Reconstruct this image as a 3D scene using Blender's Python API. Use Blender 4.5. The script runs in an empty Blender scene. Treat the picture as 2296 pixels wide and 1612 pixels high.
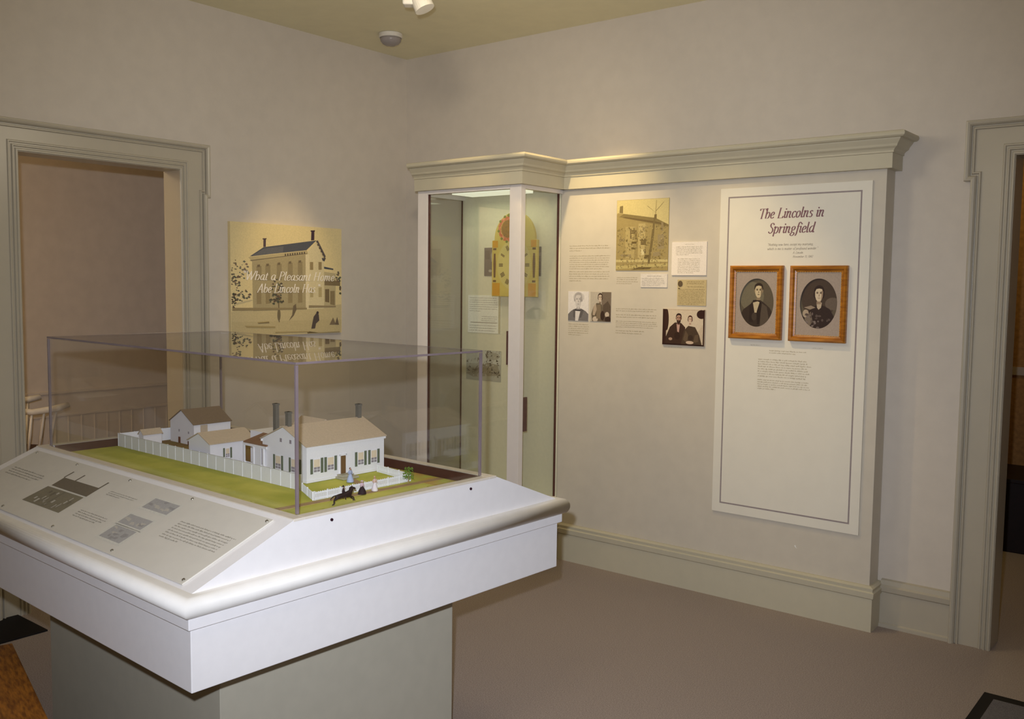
import bpy, math, random
from mathutils import Vector, Matrix
random.seed(7)
sc = bpy.context.scene
COL = sc.collection
PI = math.pi

# ------------------------------------------------------------------ camera
YAW, PITCH, ROLL = math.radians(128.744), math.radians(4.518), math.radians(-.687)
CAM = Vector((4.514, -4.479, 1.58))
fwd = Vector((math.cos(YAW) * math.cos(PITCH), math.sin(YAW) * math.cos(PITCH), -math.sin(PITCH)))
rt0 = Vector((math.sin(YAW), -math.cos(YAW), 0))
dn0 = fwd.cross(rt0)
rt = rt0 * math.cos(ROLL) + dn0 * math.sin(ROLL)
dn = dn0 * math.cos(ROLL) - rt0 * math.sin(ROLL)
cd = bpy.data.cameras.new('camera')
cam = bpy.data.objects.new('camera', cd)
COL.objects.link(cam)
cam.matrix_world = Matrix(((rt.x, -dn.x, -fwd.x, CAM.x), (rt.y, -dn.y, -fwd.y, CAM.y), (rt.z, -dn.z, -fwd.z, CAM.z), (0, 0, 0, 1)))
cd.sensor_width = 36
cd.lens = 36 * 2103 / 2296
cd.clip_start = .02
sc.camera = cam

# ------------------------------------------------------------------ view, world
sc.view_settings.view_transform = 'Standard'
sc.view_settings.look = 'None'
sc.view_settings.gamma = 1
sc.view_settings.exposure = .1
sc.view_settings.use_curve_mapping = False
w = bpy.data.worlds.new('world')
sc.world = w
w.use_nodes = True
w.node_tree.nodes['Background'].inputs[0].default_value = (1, .85, .6, 1)
w.node_tree.nodes['Background'].inputs[1].default_value = .02
sc.cycles.use_denoising = True
sc.cycles.max_bounces = 14
sc.cycles.transparent_max_bounces = 24
sc.cycles.caustics_reflective = False
sc.cycles.caustics_refractive = False
sc.cycles.sample_clamp_indirect = 4

# ------------------------------------------------------------------ lights
def light(kind, name, loc, energy, color, target=None, **kw):
    d = bpy.data.lights.new(name, kind)
    d.energy = energy
    d.color = color
    for k, v in kw.items():
        setattr(d, k, v)
    o = bpy.data.objects.new(name, d)
    COL.objects.link(o)
    o.location = loc
    if target is not None:
        o.rotation_euler = (Vector(target) - Vector(loc)).to_track_quat('-Z', 'Y').to_euler()
    return o
FL = CAM - rt * .05 - dn * .115 + fwd * .02
light('SPOT', 'camera_flash', FL, 298, (.86, .93, 1.08), FL + fwd * 3 + dn * .12, spot_size=math.radians(86), spot_blend=.95, shadow_soft_size=.018)
WARM = (1, .74, .36)
light('SPOT', 'track_light_on_partition', (1.66, -.90, 2.95), 76, WARM, (1.66, -.12, 1.76), spot_size=math.radians(48), spot_blend=1, shadow_soft_size=.03)
light('SPOT', 'track_light_on_portraits', (2.0, -1.15, 2.95), 60, WARM, (2.50, -.13, 1.45), spot_size=math.radians(40), spot_blend=1, shadow_soft_size=.03)
light('SPOT', 'track_light_on_case', (1.12, -1.25, 2.95), 16, WARM, (1.05, -.5, 2.08), spot_size=math.radians(30), spot_blend=1, shadow_soft_size=.03)
light('SPOT', 'track_light_on_poster', (.85, -1.05, 2.95), 40, WARM, (0, -1.0, 1.50), spot_size=math.radians(34), spot_blend=1, shadow_soft_size=.03)
light('AREA', 'case_lamp', (.98, -.31, 2.075), .5, (.93, 1, .72), (.98, -.31, 0), shape='RECTANGLE', size=.55, size_y=.2)
light('POINT', 'room_fill', (3.2, -3.2, 2.35), 12, (1, .88, .68), shadow_soft_size=.25)  # added ambient fill hanging in mid-room, no fixture
light('POINT', 'corner_fill', (2.1, -1.7, 2.5), 14, (1, .88, .68), shadow_soft_size=.22)  # unseen point added to lift the brightness around the room corner
light('SPOT', 'corner_wall_fill', (2.2, -2.3, 2.9), 36, (1, .86, .64), (.7, 0, 1.95), spot_size=math.radians(66), spot_blend=1, shadow_soft_size=.06)  # added spot fill brightening the corner walls, no track head behind it
light('POINT', 'hall_fill', (-1.3, -4.3, 2.65), 50, (1, .82, .58), shadow_soft_size=.15)  # added fill for the hall wall and door jamb, out of view
light('POINT', 'dark_room_fill', (3.5, 1.5, 2.4), 10, (1, .8, .35), shadow_soft_size=.08)  # weak unseen fill added to raise the room past the right doorway

# ------------------------------------------------------------------ materials
def lin(c):
    return tuple(((v / 12.92) if v <= .04045 else ((v + .055) / 1.055) ** 2.4) for v in c)
def srgb(r, g, b):
    return lin((r / 255, g / 255, b / 255))
MATS = {}
def mat(name, c, rough=.55, var=.06, scale=40, metal=0, bump=0, bscale=200, c2=None, emit=None, spec=.3, stretch=None):
    if name in MATS:
        return MATS[name]
    m = bpy.data.materials.new(name)
    m.use_nodes = True
    nt = m.node_tree
    b = nt.nodes['Principled BSDF']
    b.inputs['Roughness'].default_value = rough
    b.inputs['Metallic'].default_value = metal
    b.inputs['Specular IOR Level'].default_value = spec
    tc = nt.nodes.new('ShaderNodeTexCoord')
    vec = tc.outputs['Object']
    if stretch:
        mp = nt.nodes.new('ShaderNodeMapping')
        mp.inputs['Scale'].default_value = stretch
        nt.links.new(vec, mp.inputs[0])
        vec = mp.outputs[0]
    n = nt.nodes.new('ShaderNodeTexNoise')
    n.inputs['Scale'].default_value = scale
    n.inputs['Detail'].default_value = 4
    nt.links.new(vec, n.inputs['Vector'])
    r = nt.nodes.new('ShaderNodeValToRGB')
    c = tuple(c)
    if c2 is None:
        lo = tuple(max(0, v * (1 - var)) for v in c)
        hi = tuple(min(1, v * (1 + var)) for v in c)
    else:
        lo, hi = tuple(c2), c
    r.color_ramp.elements[0].position = .35
    r.color_ramp.elements[1].position = .65
    r.color_ramp.elements[0].color = (*lo, 1)
    r.color_ramp.elements[1].color = (*hi, 1)
    nt.links.new(n.outputs[0], r.inputs[0])
    nt.links.new(r.outputs[0], b.inputs['Base Color'])
    if bump:
        n2 = nt.nodes.new('ShaderNodeTexNoise')
        n2.inputs['Scale'].default_value = bscale
        nt.links.new(vec, n2.inputs['Vector'])
        bp = nt.nodes.new('ShaderNodeBump')
        bp.inputs['Strength'].default_value = bump
        bp.inputs['Distance'].default_value = .003
        nt.links.new(n2.outputs[0], bp.inputs['Height'])
        nt.links.new(bp.outputs[0], b.inputs['Normal'])
    if emit:
        b.inputs['Emission Color'].default_value = (*emit[0], 1)
        b.inputs['Emission Strength'].default_value = emit[1]
    MATS[name] = m
    return m
def glass(name, tint=(1, 1, 1), ior=1.49, boost=0.0, rough=.0):
    """clear sheet: Fresnel share reflects, the rest passes straight through (both faces)"""
    m = bpy.data.materials.new(name)
    m.use_nodes = True
    nt = m.node_tree
    nt.nodes.clear()
    out = nt.nodes.new('ShaderNodeOutputMaterial')
    mix = nt.nodes.new('ShaderNodeMixShader')
    tr = nt.nodes.new('ShaderNodeBsdfTransparent')
    tr.inputs[0].default_value = (*tint, 1)
    gl = nt.nodes.new('ShaderNodeBsdfGlossy')
    gl.inputs['Roughness'].default_value = rough
    fr = nt.nodes.new('ShaderNodeFresnel')
    ge = nt.nodes.new('ShaderNodeNewGeometry')
    m1 = nt.nodes.new('ShaderNodeMath')
    m1.operation = 'MULTIPLY_ADD'
    m1.inputs[1].default_value = 1 / ior - ior
    m1.inputs[2].default_value = ior
    nt.links.new(ge.outputs['Backfacing'], m1.inputs[0])
    nt.links.new(m1.outputs[0], fr.inputs['IOR'])
    ad = nt.nodes.new('ShaderNodeMath')
    ad.operation = 'ADD'
    ad.use_clamp = True
    ad.inputs[1].default_value = boost
    nt.links.new(fr.outputs[0], ad.inputs[0])
    nt.links.new(ad.outputs[0], mix.inputs[0])
    nt.links.new(tr.outputs[0], mix.inputs[1])
    nt.links.new(gl.outputs[0], mix.inputs[2])
    nt.links.new(mix.outputs[0], out.inputs[0])
    MATS[name] = m
    return m
M_wall = mat('wall_paint', srgb(206, 196, 182), .7, .02, 12, bump=.12, bscale=260)
M_ceil = mat('ceiling_paint', srgb(234, 226, 192), .8, .02, 10)
M_trim = mat('trim_paint', srgb(182, 173, 154), .3, .015, 10, spec=.6)
M_part = mat('partition_paint', srgb(204, 195, 178), .6, .02, 14)
M_corn = mat('cornice_paint', srgb(196, 188, 164), .45, .015, 14)
M_white = mat('white_paint', srgb(232, 228, 226), .42, .012, 30, bump=.05, bscale=500)
M_cream = mat('cream_rail', srgb(229, 224, 216), .38, .02, 20)
M_casew = mat('case_frame_paint', srgb(236, 228, 220), .4, .012, 20)
M_caseback = mat('case_back_fabric', srgb(226, 221, 194), .8, .02, 60)
M_pl = mat('plinth_laminate', srgb(178, 172, 154), .6, .02, 20)
M_carpet = mat('carpet', srgb(180, 165, 154), .95, 0, 240, c2=srgb(146, 131, 122), bump=.5, bscale=420)
M_hallwall = mat('hall_wall_paint', srgb(214, 200, 184), .8, .03, 10)
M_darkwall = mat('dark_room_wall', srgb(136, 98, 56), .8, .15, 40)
M_black = mat('black_rubber', srgb(14, 8, 8), .7, .1)
M_matgrey = mat('grey_mat_pile', srgb(120, 116, 118), .95, 0, 300, c2=srgb(92, 88, 92), bump=.3)
M_oak = mat('golden_oak', srgb(182, 118, 34), .35, 0, 14, c2=srgb(146, 86, 18), stretch=(1, 1, 6), spec=.5)
M_bench = mat('bench_wood', srgb(176, 112, 36), .5, 0, 24, c2=srgb(120, 70, 22), stretch=(1, 5, 5))
M_grass = mat('model_grass', srgb(216, 212, 98), .95, 0, 7, c2=srgb(186, 190, 76), bump=.6, bscale=900)
M_grass2 = mat('model_dry_grass', srgb(190, 196, 84), .95, 0, 16, c2=srgb(200, 152, 80), bump=.6, bscale=900)
M_dirt = mat('model_dirt', srgb(172, 144, 104), .95, .12, 60)
M_yard = mat('model_yard_earth', srgb(136, 118, 52), .95, 0, 24, c2=srgb(140, 104, 60))
M_mw = mat('model_white_paint', srgb(240, 238, 240), .6, .02, 200)
M_fence = mat('model_fence_white', srgb(240, 240, 242), .6, .02, 200)
M_roof = mat('model_roof_shingle', srgb(196, 178, 154), .8, .05, 160)
M_roofd = mat('model_roof_dark', srgb(130, 112, 92), .8, .08, 160)
M_roofr = mat('porch_roof_red', srgb(140, 106, 80), .8, .06, 160)
M_chim = mat('model_chimney', srgb(112, 108, 98), .8, .1, 200)
M_shut = mat('model_shutter_green', srgb(104, 112, 92), .7, .05, 100)
M_pane = mat('model_window_blind', srgb(232, 214, 186), .5, .03, 100)
M_sash = mat('model_lower_sash', srgb(150, 142, 148), .4, .1, 300)
M_door = mat('model_door_brown', srgb(118, 88, 54), .6, .05, 100)
M_maroon = mat('dark_stained_liner', srgb(74, 42, 32), .6, .1, 60)
M_strip = mat('dark_glass_strip', srgb(86, 48, 40), .5, .1, 60)  # thin dark reddish strips along the case glass edges
M_edge = mat('acrylic_edge', srgb(126, 112, 114), .15, .1, 8, spec=.9)
M_screw = mat('dark_screw', srgb(60, 32, 44), .3, .1, metal=.5)
M_steel = mat('steel_screw', srgb(170, 165, 150), .3, .1, metal=.9)
M_plastic = mat('white_plastic', srgb(214, 208, 196), .35, .02)
M_plasticg = mat('grey_translucent_plastic', srgb(150, 142, 138), .25, .03)
M_paper = mat('panel_paper', srgb(208, 202, 190), .55, .015, 20)
M_glass = glass('acrylic', (.995, .995, .992), 1.49, .012)
M_cglass = glass('case_glass', (.975, .985, .965), 1.52, .025)

# ------------------------------------------------------------------ mesh helpers
class B:
    def __init__(s):
        s.v = []; s.f = []; s.m = []
    def add(s, vs, fs, mi=0):
        k = len(s.v)
        s.v += [tuple(p) for p in vs]
        s.f += [tuple(i + k for i in f) for f in fs]
        s.m += [mi] * len(fs)
        return s
    def box(s, x0, x1, y0, y1, z0, z1, mi=0):
        x0, x1 = sorted((x0, x1)); y0, y1 = sorted((y0, y1)); z0, z1 = sorted((z0, z1))
        return s.add([(x0, y0, z0), (x1, y0, z0), (x1, y1, z0), (x0, y1, z0), (x0, y0, z1), (x1, y0, z1), (x1, y1, z1), (x0, y1, z1)],
                     [(0, 3, 2, 1), (4, 5, 6, 7), (0, 1, 5, 4), (1, 2, 6, 5), (2, 3, 7, 6), (3, 0, 4, 7)], mi)
    def prism(s, pts, axis, lo, hi, mi=0):
        """pts: CCW 2-D outline; axis x: pts=(y,z); axis y: pts=(x,z); axis z: pts=(x,y)"""
        n = len(pts)
        def P(p, t):
            return (t, p[0], p[1]) if axis == 'x' else ((p[0], t, p[1]) if axis == 'y' else (p[0], p[1], t))
        vs = [P(p, lo) for p in pts] + [P(p, hi) for p in pts]
        fs = [tuple(range(n)), tuple(range(2 * n - 1, n - 1, -1))]
        fs += [(i, i + n, (i + 1) % n + n, (i + 1) % n) for i in range(n)]
        return s.add(vs, fs, mi)
    def tube(s, p0, p1, r0, r1=None, seg=10, mi=0, caps=True):
        r1 = r0 if r1 is None else r1
        p0, p1 = Vector(p0), Vector(p1)
        d = (p1 - p0).normalized()
        u = d.orthogonal().normalized(); v = d.cross(u)
        vs = []
        for p, r in ((p0, r0), (p1, r1)):
            vs += [p + (u * math.cos(2 * PI * i / seg) + v * math.sin(2 * PI * i / seg)) * r for i in range(seg)]
        fs = [(i, (i + 1) % seg, (i + 1) % seg + seg, i + seg) for i in range(seg)]
        if caps:
            fs += [tuple(range(seg - 1, -1, -1)), tuple(range(seg, 2 * seg))]
        return s.add(vs, fs, mi)
    def path(s, pts, rs, seg=8, mi=0):
        """tube through points"""
        pts = [Vector(p) for p in pts]
        if not isinstance(rs, (list, tuple)):
            rs = [rs] * len(pts)
        vs = []; u = None
        for i, p in enumerate(pts):
            d = (pts[min(i + 1, len(pts) - 1)] - pts[max(i - 1, 0)]).normalized()
            u = d.orthogonal().normalized() if u is None else (u - d * u.dot(d)).normalized()
            v = d.cross(u)
            vs += [p + (u * math.cos(2 * PI * j / seg) + v * math.sin(2 * PI * j / seg)) * rs[i] for j in range(seg)]
        n = len(pts)
        fs = [(a * seg + j, a * seg + (j + 1) % seg, (a + 1) * seg + (j + 1) % seg, (a + 1) * seg + j) for a in range(n - 1) for j in range(seg)]
        fs += [tuple(range(seg - 1, -1, -1)), tuple(range((n - 1) * seg, n * seg))]
        return s.add(vs, fs, mi)
    def lathe(s, prof, c=(0, 0, 0), seg=24, mi=0, sx=1, sy=1):
        """prof: (radius, z) bottom to top"""
        vs = []
        for r, z in prof:
            vs += [(c[0] + r * sx * math.cos(2 * PI * i / seg), c[1] + r * sy * math.sin(2 * PI * i / seg), c[2] + z) for i in range(seg)]
        n = len(prof)
        fs = [(a * seg + i, a * seg + (i + 1) % seg, (a + 1) * seg + (i + 1) % seg, (a + 1) * seg + i) for a in range(n - 1) for i in range(seg)]
        fs += [tuple(range(seg - 1, -1, -1)), tuple(range((n - 1) * seg, n * seg))]
        return s.add(vs, fs, mi)
    def ball(s, c, rx, ry, rz, seg=12, mi=0):
        prof = [(max(.02, math.sin(PI * k / 8)), -math.cos(PI * k / 8)) for k in range(9)]
        k0 = len(s.v)
        s.lathe(prof, (0, 0, 0), seg, mi)
        for i in range(k0, len(s.v)):
            x, y, z = s.v[i]
            s.v[i] = (c[0] + x * rx, c[1] + y * ry, c[2] + z * rz)
        return s
    def sweep(s, path, prof, closed=False, mi=0):
        """sweep (offset, z) profile along a plan polyline; offset grows to the RIGHT of travel; mitred"""
        n = len(path); k = len(prof)
        vs = []
        for i in range(n):
            p = Vector(path[i])
            dirs = []
            if closed or i > 0:
                dirs.append((p - Vector(path[(i - 1) % n])).normalized())
            if closed or i < n - 1:
                dirs.append((Vector(path[(i + 1) % n]) - p).normalized())
            ns = [Vector((d.y, -d.x)) for d in dirs]
            if len(ns) == 2:
                q = ns[0] + ns[1]
                nn = q / max(.2, q.dot(ns[0]))
            else:
                nn = ns[0]
            vs += [(p.x + nn.x * o, p.y + nn.y * o, z) for o, z in prof]
        fs = []
        for i in range(n if closed else n - 1):
            a, b = i * k, ((i + 1) % n) * k
            fs += [(a + j, b + j, b + (j + 1) % k, a + (j + 1) % k) for j in range(k)]
        if not closed:
            fs += [tuple(range(k)), tuple(range((n - 1) * k + k - 1, (n - 1) * k - 1, -1))]
        return s.add(vs, fs, mi)

def obj(name, b, mats, parent=None, loc=(0, 0, 0), rotz=0, bevel=0, smooth=False, seg=2, rot=None):
    me = bpy.data.meshes.new(name)
    me.from_pydata(b.v, [], b.f)
    for m in (mats if isinstance(mats, (list, tuple)) else [mats]):
        me.materials.append(m)
    for p, mi in zip(me.polygons, b.m):
        p.material_index = mi
        p.use_smooth = smooth
    me.update()
    import bmesh
    bm = bmesh.new(); bm.from_mesh(me)
    bmesh.ops.recalc_face_normals(bm, faces=bm.faces)
    bm.to_mesh(me); bm.free()
    o = bpy.data.objects.new(name, me)
    COL.objects.link(o)
    o.location = loc
    o.rotation_euler = rot if rot else (0, 0, rotz)
    if parent:
        o.parent = parent
    if bevel:
        md = o.modifiers.new('bevel', 'BEVEL')
        md.width = bevel; md.segments = seg; md.limit_method = 'ANGLE'; md.angle_limit = math.radians(40)
    return o
def tag(o, label, cat, group=None):
    o['label'] = label; o['category'] = cat
    if group:
        o['group'] = group
    return o
def thing(name, label, cat, loc=(0, 0, 0), rotz=0, group=None):
    o = bpy.data.objects.new(name, None)
    COL.objects.link(o)
    o.location = loc; o.rotation_euler = (0, 0, rotz)
    o.empty_display_size = .05
    return tag(o, label, cat, group)
def struct(name, b, m, label=None, parent=None, **kw):
    o = obj(name, b, m, parent, **kw)
    if not parent:
        o['kind'] = 'structure'
    return o

# ------------------------------------------------------------------ lettering with a broad pen
G = {}
def g(ch, adv, *st):
    G[ch] = (adv, [[tuple(float(q) for q in p.split(',')) for p in s_.split()] for s_ in st])
g('a', 36, '30,40 20,44 8,34 5,16 12,2 22,8 30,24', '30,42 28,10 32,1 37,5')
g('b', 36, '8,72 6,10 14,1 26,6 31,26 24,43 14,38 7,26')
g('c', 29, '27,36 20,44 9,36 5,18 11,2 20,1 28,9')
g('d', 38, '30,40 20,44 8,34 5,16 12,2 22,8 30,24', '32,72 29,10 33,1 38,5')
g('e', 31, '6,20 22,24 26,36 18,44 8,34 5,16 11,2 20,1 28,9')
g('f', 24, '30,66 22,72 15,62 13,30 10,-10 3,-20', '4,43 24,43')
g('g', 34, '28,42 18,44 8,36 9,22 18,18 26,26 27,40', '12,19 8,8 24,2 28,-10 16,-20 4,-14 6,-4 14,4')
g('h', 37, '8,72 6,0', '7,26 16,42 26,42 31,28 28,10 23,2 17,2')
g('i', 18, '3,38 9,43 8,10 12,1 17,5', '10.5,56 11.5,65')
g('k', 36, '8,72 6,0', '7,20 20,42 26,40', '12,24 26,2 33,4')
g('l', 18, '8,72 7,10 11,1 17,5')
g('m', 54, '2,38 8,43 6,0', '7,26 16,42 24,40 23,0', '24,26 33,42 42,40 40,10 44,1 50,5')
g('n', 38, '2,38 8,43 6,0', '7,26 17,43 27,40 25,10 29,1 35,5')
g('o', 35, '18,44 8,36 5,18 12,1 22,4 30,22 26,40 18,44')
g('p', 37, '2,38 8,43 5,-22', '7,28 16,43 27,40 31,22 24,3 14,0 7,8')
g('r', 27, '2,38 8,43 6,0', '7,26 16,42 25,40')
g('s', 27, '24,38 16,44 8,37 10,28 20,20 23,10 14,0 4,5')
g('t', 23, '13,58 9,12 12,1 21,5', '2,43 22,43')
g('u', 38, '3,38 8,43 7,10 13,1 22,6 29,20', '30,43 28,10 32,1 38,5')
g('v', 34, '3,40 8,42 13,2 27,24 29,42')
g('w', 48, '3,40 8,42 12,2 22,20 24,42', '24,42 28,2 40,22 43,42')
g('x', 34, '5,42 28,1', '28,42 4,1')
g('y', 34, '3,40 8,42 13,8', '29,42 20,10 12,-12 3,-20')
g('.', 14, '6,1 8,4'); g(',', 14, '8,4 4,-9')
g('"', 26, '8,72 12,56', '18,72 22,56'); g("'", 14, '8,72 10,60')
g('1', 26, '8,58 16,68', '16,68 12,0'); g('2', 32, '6,58 16,69 28,58 22,36 4,1', '4,1 28,1'); g('4', 34, '24,68 4,20', '4,20 32,20', '24,68 20,0')
g('8', 34, '18,68 8,54 24,34 26,12 14,0 6,14 24,40 28,58 18,68')
g('T', 44, '2,68 46,68', '24,68 20,0', '13,0 28,0', '3,68 1,56', '46,68 45,56')
g('L', 43, '13,70 9,0', '2,0 38,0', '38,0 41,13', '6,70 21,70')
g('S', 37, '33,58 24,71 11,64 12,48 27,32 30,14 16,-1 2,12')
g('W', 68, '6,70 15,0', '15,0 36,70', '34,70 43,0', '43,0 66,70', '0,70 13,70', '58,70 70,70')
g('P', 43, '13,70 9,0', '4,0 16,0', '6,69 28,70 39,56 32,38 12,35')
g('A', 48, '2,0 28,71', '28,71 39,0', '12,26 35,26', '33,0 45,0')
g('H', 55, '13,70 9,0', '45,70 41,0', '11,36 43,36', '6,70 20,70', '38,70 52,70')
g('N', 54, '13,70 9,0', '13,70 40,0', '40,0 47,70')
def smooth_pts(p):
    if len(p) < 3:
        return p
    closed = p[0] == p[-1]
    out = []
    n = len(p)
    for i in range(n - 1):
        a = p[i - 1] if i else (p[-2] if closed else p[0])
        b, c = p[i], p[i + 1]
        d = p[i + 2] if i + 2 < n else (p[1] if closed else p[-1])
        for k in range(4):
            t = k / 4
            out.append(tuple(.5 * ((2 * b[j]) + (c[j] - a[j]) * t + (2 * a[j] - 5 * b[j] + 4 * c[j] - d[j]) * t * t + (3 * b[j] - a[j] - 3 * c[j] + d[j]) * t ** 3) for j in (0, 1)))
    out.append(p[-1])
    return out
def text_width(s):
    return sum(22 if ch == ' ' else G[ch][0] for ch in s)
def letters(b, s, x, z, y, height, width=None, wt=7, thin=2.4, slant=.2, mi=0, mapper=None):
    """flat pen-drawn text; x,z = left baseline; cap height in metres; text faces -Y"""
    k = height / 70
    kx = k if width is None else width / text_width(s)
    cx = 0
    th = .0006
    mp = mapper or (lambda u, v, h: (u, y - h, v))
    layer = 0
    for ch in s:
        if ch == ' ':
            cx += 22; continue
        adv, strokes = G[ch]
        for st in strokes:
            pts = smooth_pts(st)
            P = [Vector(((cx + px + slant * pz) * kx, pz * k)) for px, pz in pts]
            prev = None
            for i in range(len(P) - 1):
                d = P[i + 1] - P[i]
                if d.length < 1e-9:
                    continue
                d.normalize()
                hw = (thin + (wt - thin) * abs(d.y) ** 1.5) * k / 2
                nrm = Vector((-d.y, d.x)) * hw
                layer = (layer + 1) % 60
                h = .0004 + layer * .000004
                quad = [P[i] + nrm, P[i] - nrm, P[i + 1] - nrm, P[i + 1] + nrm]
                b.add([mp(x + q.x, z + q.y, h) for q in quad], [(0, 1, 2, 3)], mi)
                if prev is not None:
                    r_ = min(prev, hw)
                    b.add([mp(x + P[i].x + r_ * math.cos(t * PI / 4), z + P[i].y + r_ * math.sin(t * PI / 4), h + .000002) for t in range(8)], [tuple(range(8))], mi)
                prev = hw
        cx += adv
    return b
def lines_of_text(b, x0, x1, z0, z1, n, y, last=.6, mi=0, hgt=.38, mapper=None, first_indent=0, rng=None):
    """paragraph too small to read: rows of broken word strokes"""
    rng = rng or random
    mp = mapper or (lambda u, v, h: (u, y - h, v))
    dz = (z1 - z0) / max(1, n)
    for r in range(n):
        zc = z1 - dz * (r + .5)
        h = abs(dz) * hgt
        x = x0 + (first_indent if r == 0 else 0)
        end = x0 + (x1 - x0) * (last if r == n - 1 else rng.uniform(.93, 1))
        sgn = 1
        st = h * .78
        while x < end:
            nl = rng.randint(2, 8)
            for q in range(nl):
                if x + st > end:
                    break
                hh = h * rng.choice((.62, .62, .66, .62, 1, 1.05)); lo = -h * .4 if rng.random() < .1 else 0
                b.add([mp(x, zc - h / 2 + lo, .0005), mp(x + st * .74, zc - h / 2 + lo, .0005), mp(x + st * .74, zc - h / 2 + hh, .0005), mp(x, zc - h / 2 + hh, .0005)], [(0, 1, 2, 3)], mi)
                x += st
            x += st * .9
    return b

# ------------------------------------------------------------------ flat printed artwork on a board
INK = {}
def ink(c, rough=.6):
    key = (tuple(int(v) for v in c), rough)
    if key not in INK:
        INK[key] = mat('print_ink_%d_%d_%d' % key[0], srgb(*c), rough, .05, 160, spec=.25)
    return INK[key]
def E(cx, cy, rx, ry, a0=0, a1=360, n=28):
    return [(cx + rx * math.cos(math.radians(a0 + (a1 - a0) * i / n)), cy + ry * math.sin(math.radians(a0 + (a1 - a0) * i / n))) for i in range(n if a1 - a0 >= 360 else n + 1)]
def R(x0, x1, y0, y1):
    return [(x0, y0), (x1, y0), (x1, y1), (x0, y1)]
def clip01(pts, lo=.004, hi=.996):
    for ax, lim, sg_ in ((0, lo, 1), (0, hi, -1), (1, lo, 1), (1, hi, -1)):
        out = []
        for i in range(len(pts)):
            p, q = pts[i - 1], pts[i]
            ip, iq = (p[ax] - lim) * sg_ >= 0, (q[ax] - lim) * sg_ >= 0
            if ip != iq:
                t = (lim - p[ax]) / (q[ax] - p[ax])
                out.append((p[0] + (q[0] - p[0]) * t, p[1] + (q[1] - p[1]) * t))
            if iq:
                out.append(q)
        pts = out
        if not pts:
            break
    return pts
def art(name, w, h, depth, board, shapes, loc, rotz=0, parent=None, rough=.6, side=None, step=.000008, dz=0):
    """board of w x h x depth whose back lies on local y=0 and which faces local -Y; shapes = [(rgb, outline in 0..1)]"""
    b = B().box(-w / 2, w / 2, -depth, 0, -h / 2, h / 2, 0)
    mats = [ink(board, rough)]
    idx = {tuple(board): 0}
    for i, (c, pts) in enumerate(shapes):
        c = tuple(c)
        pts = clip01(pts)
        if len(pts) < 3:
            continue
        if c not in idx:
            idx[c] = len(mats); mats.append(ink(c, rough))
        y = -depth - .0002 - i * step
        b.add([((u - .5) * w, y, (v - .5) * h) for u, v in pts], [tuple(range(len(pts)))], idx[c])
    me = bpy.data.meshes.new(name)
    me.from_pydata(b.v, [], b.f)
    for m in mats:
        me.materials.append(m)
    for p, mi in zip(me.polygons, b.m):
        p.material_index = mi
    o = bpy.data.objects.new(name, me)
    COL.objects.link(o)
    o.location = loc; o.rotation_euler = (0, 0, rotz)
    if parent:
        o.parent = parent
    return o

# ================================================================== ROOM SHELL
CH = 3.054
struct('floor', B().box(-2.6, 6.0, -5.8, 2.9, -.1, 0), M_carpet)
struct('ceiling', B().box(-2.6, 6.0, -5.8, 2.9, CH, CH + .1), M_ceil)
D1 = (-2.507, -1.687, 2.165)
struct('wall_left', B().box(-.125, 0, -5.8, D1[0] - .012, 0, CH).box(-.125, 0, D1[1] + .012, .125, 0, CH).box(-.125, 0, D1[0] - .012, D1[1] + .012, D1[2] + .012, CH), M_wall)
D2 = (3.652, 4.56, 2.155)
struct('wall_right', B().box(0, D2[0] - .012, 0, .125, 0, CH).box(D2[1] + .012, 6.0, 0, .125, 0, CH).box(D2[0] - .012, D2[1] + .012, 0, .125, D2[2] + .012, CH), M_wall)
struct('wall_front', B().box(5.9, 6.0, -5.8, 0, 0, CH), M_wall)
struct('wall_back', B().box(0, 5.9, -5.8, -5.7, 0, CH), M_wall)
struct('wall_hall_far', B().box(-2.5, -2.4, -5.8, 2.9, 0, CH), M_hallwall)
struct('wall_hall_end', B().box(-2.4, -.125, 2.8, 2.9, 0, CH).box(-2.4, -.125, -5.8, -5.7, 0, CH), M_hallwall)
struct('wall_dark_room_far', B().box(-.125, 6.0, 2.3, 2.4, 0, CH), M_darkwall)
struct('wall_dark_room_side', B().box(2.5, 2.6, .125, 2.3, 0, CH).box(5.9, 6.0, .125, 2.3, 0, CH), M_darkwall)

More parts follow.
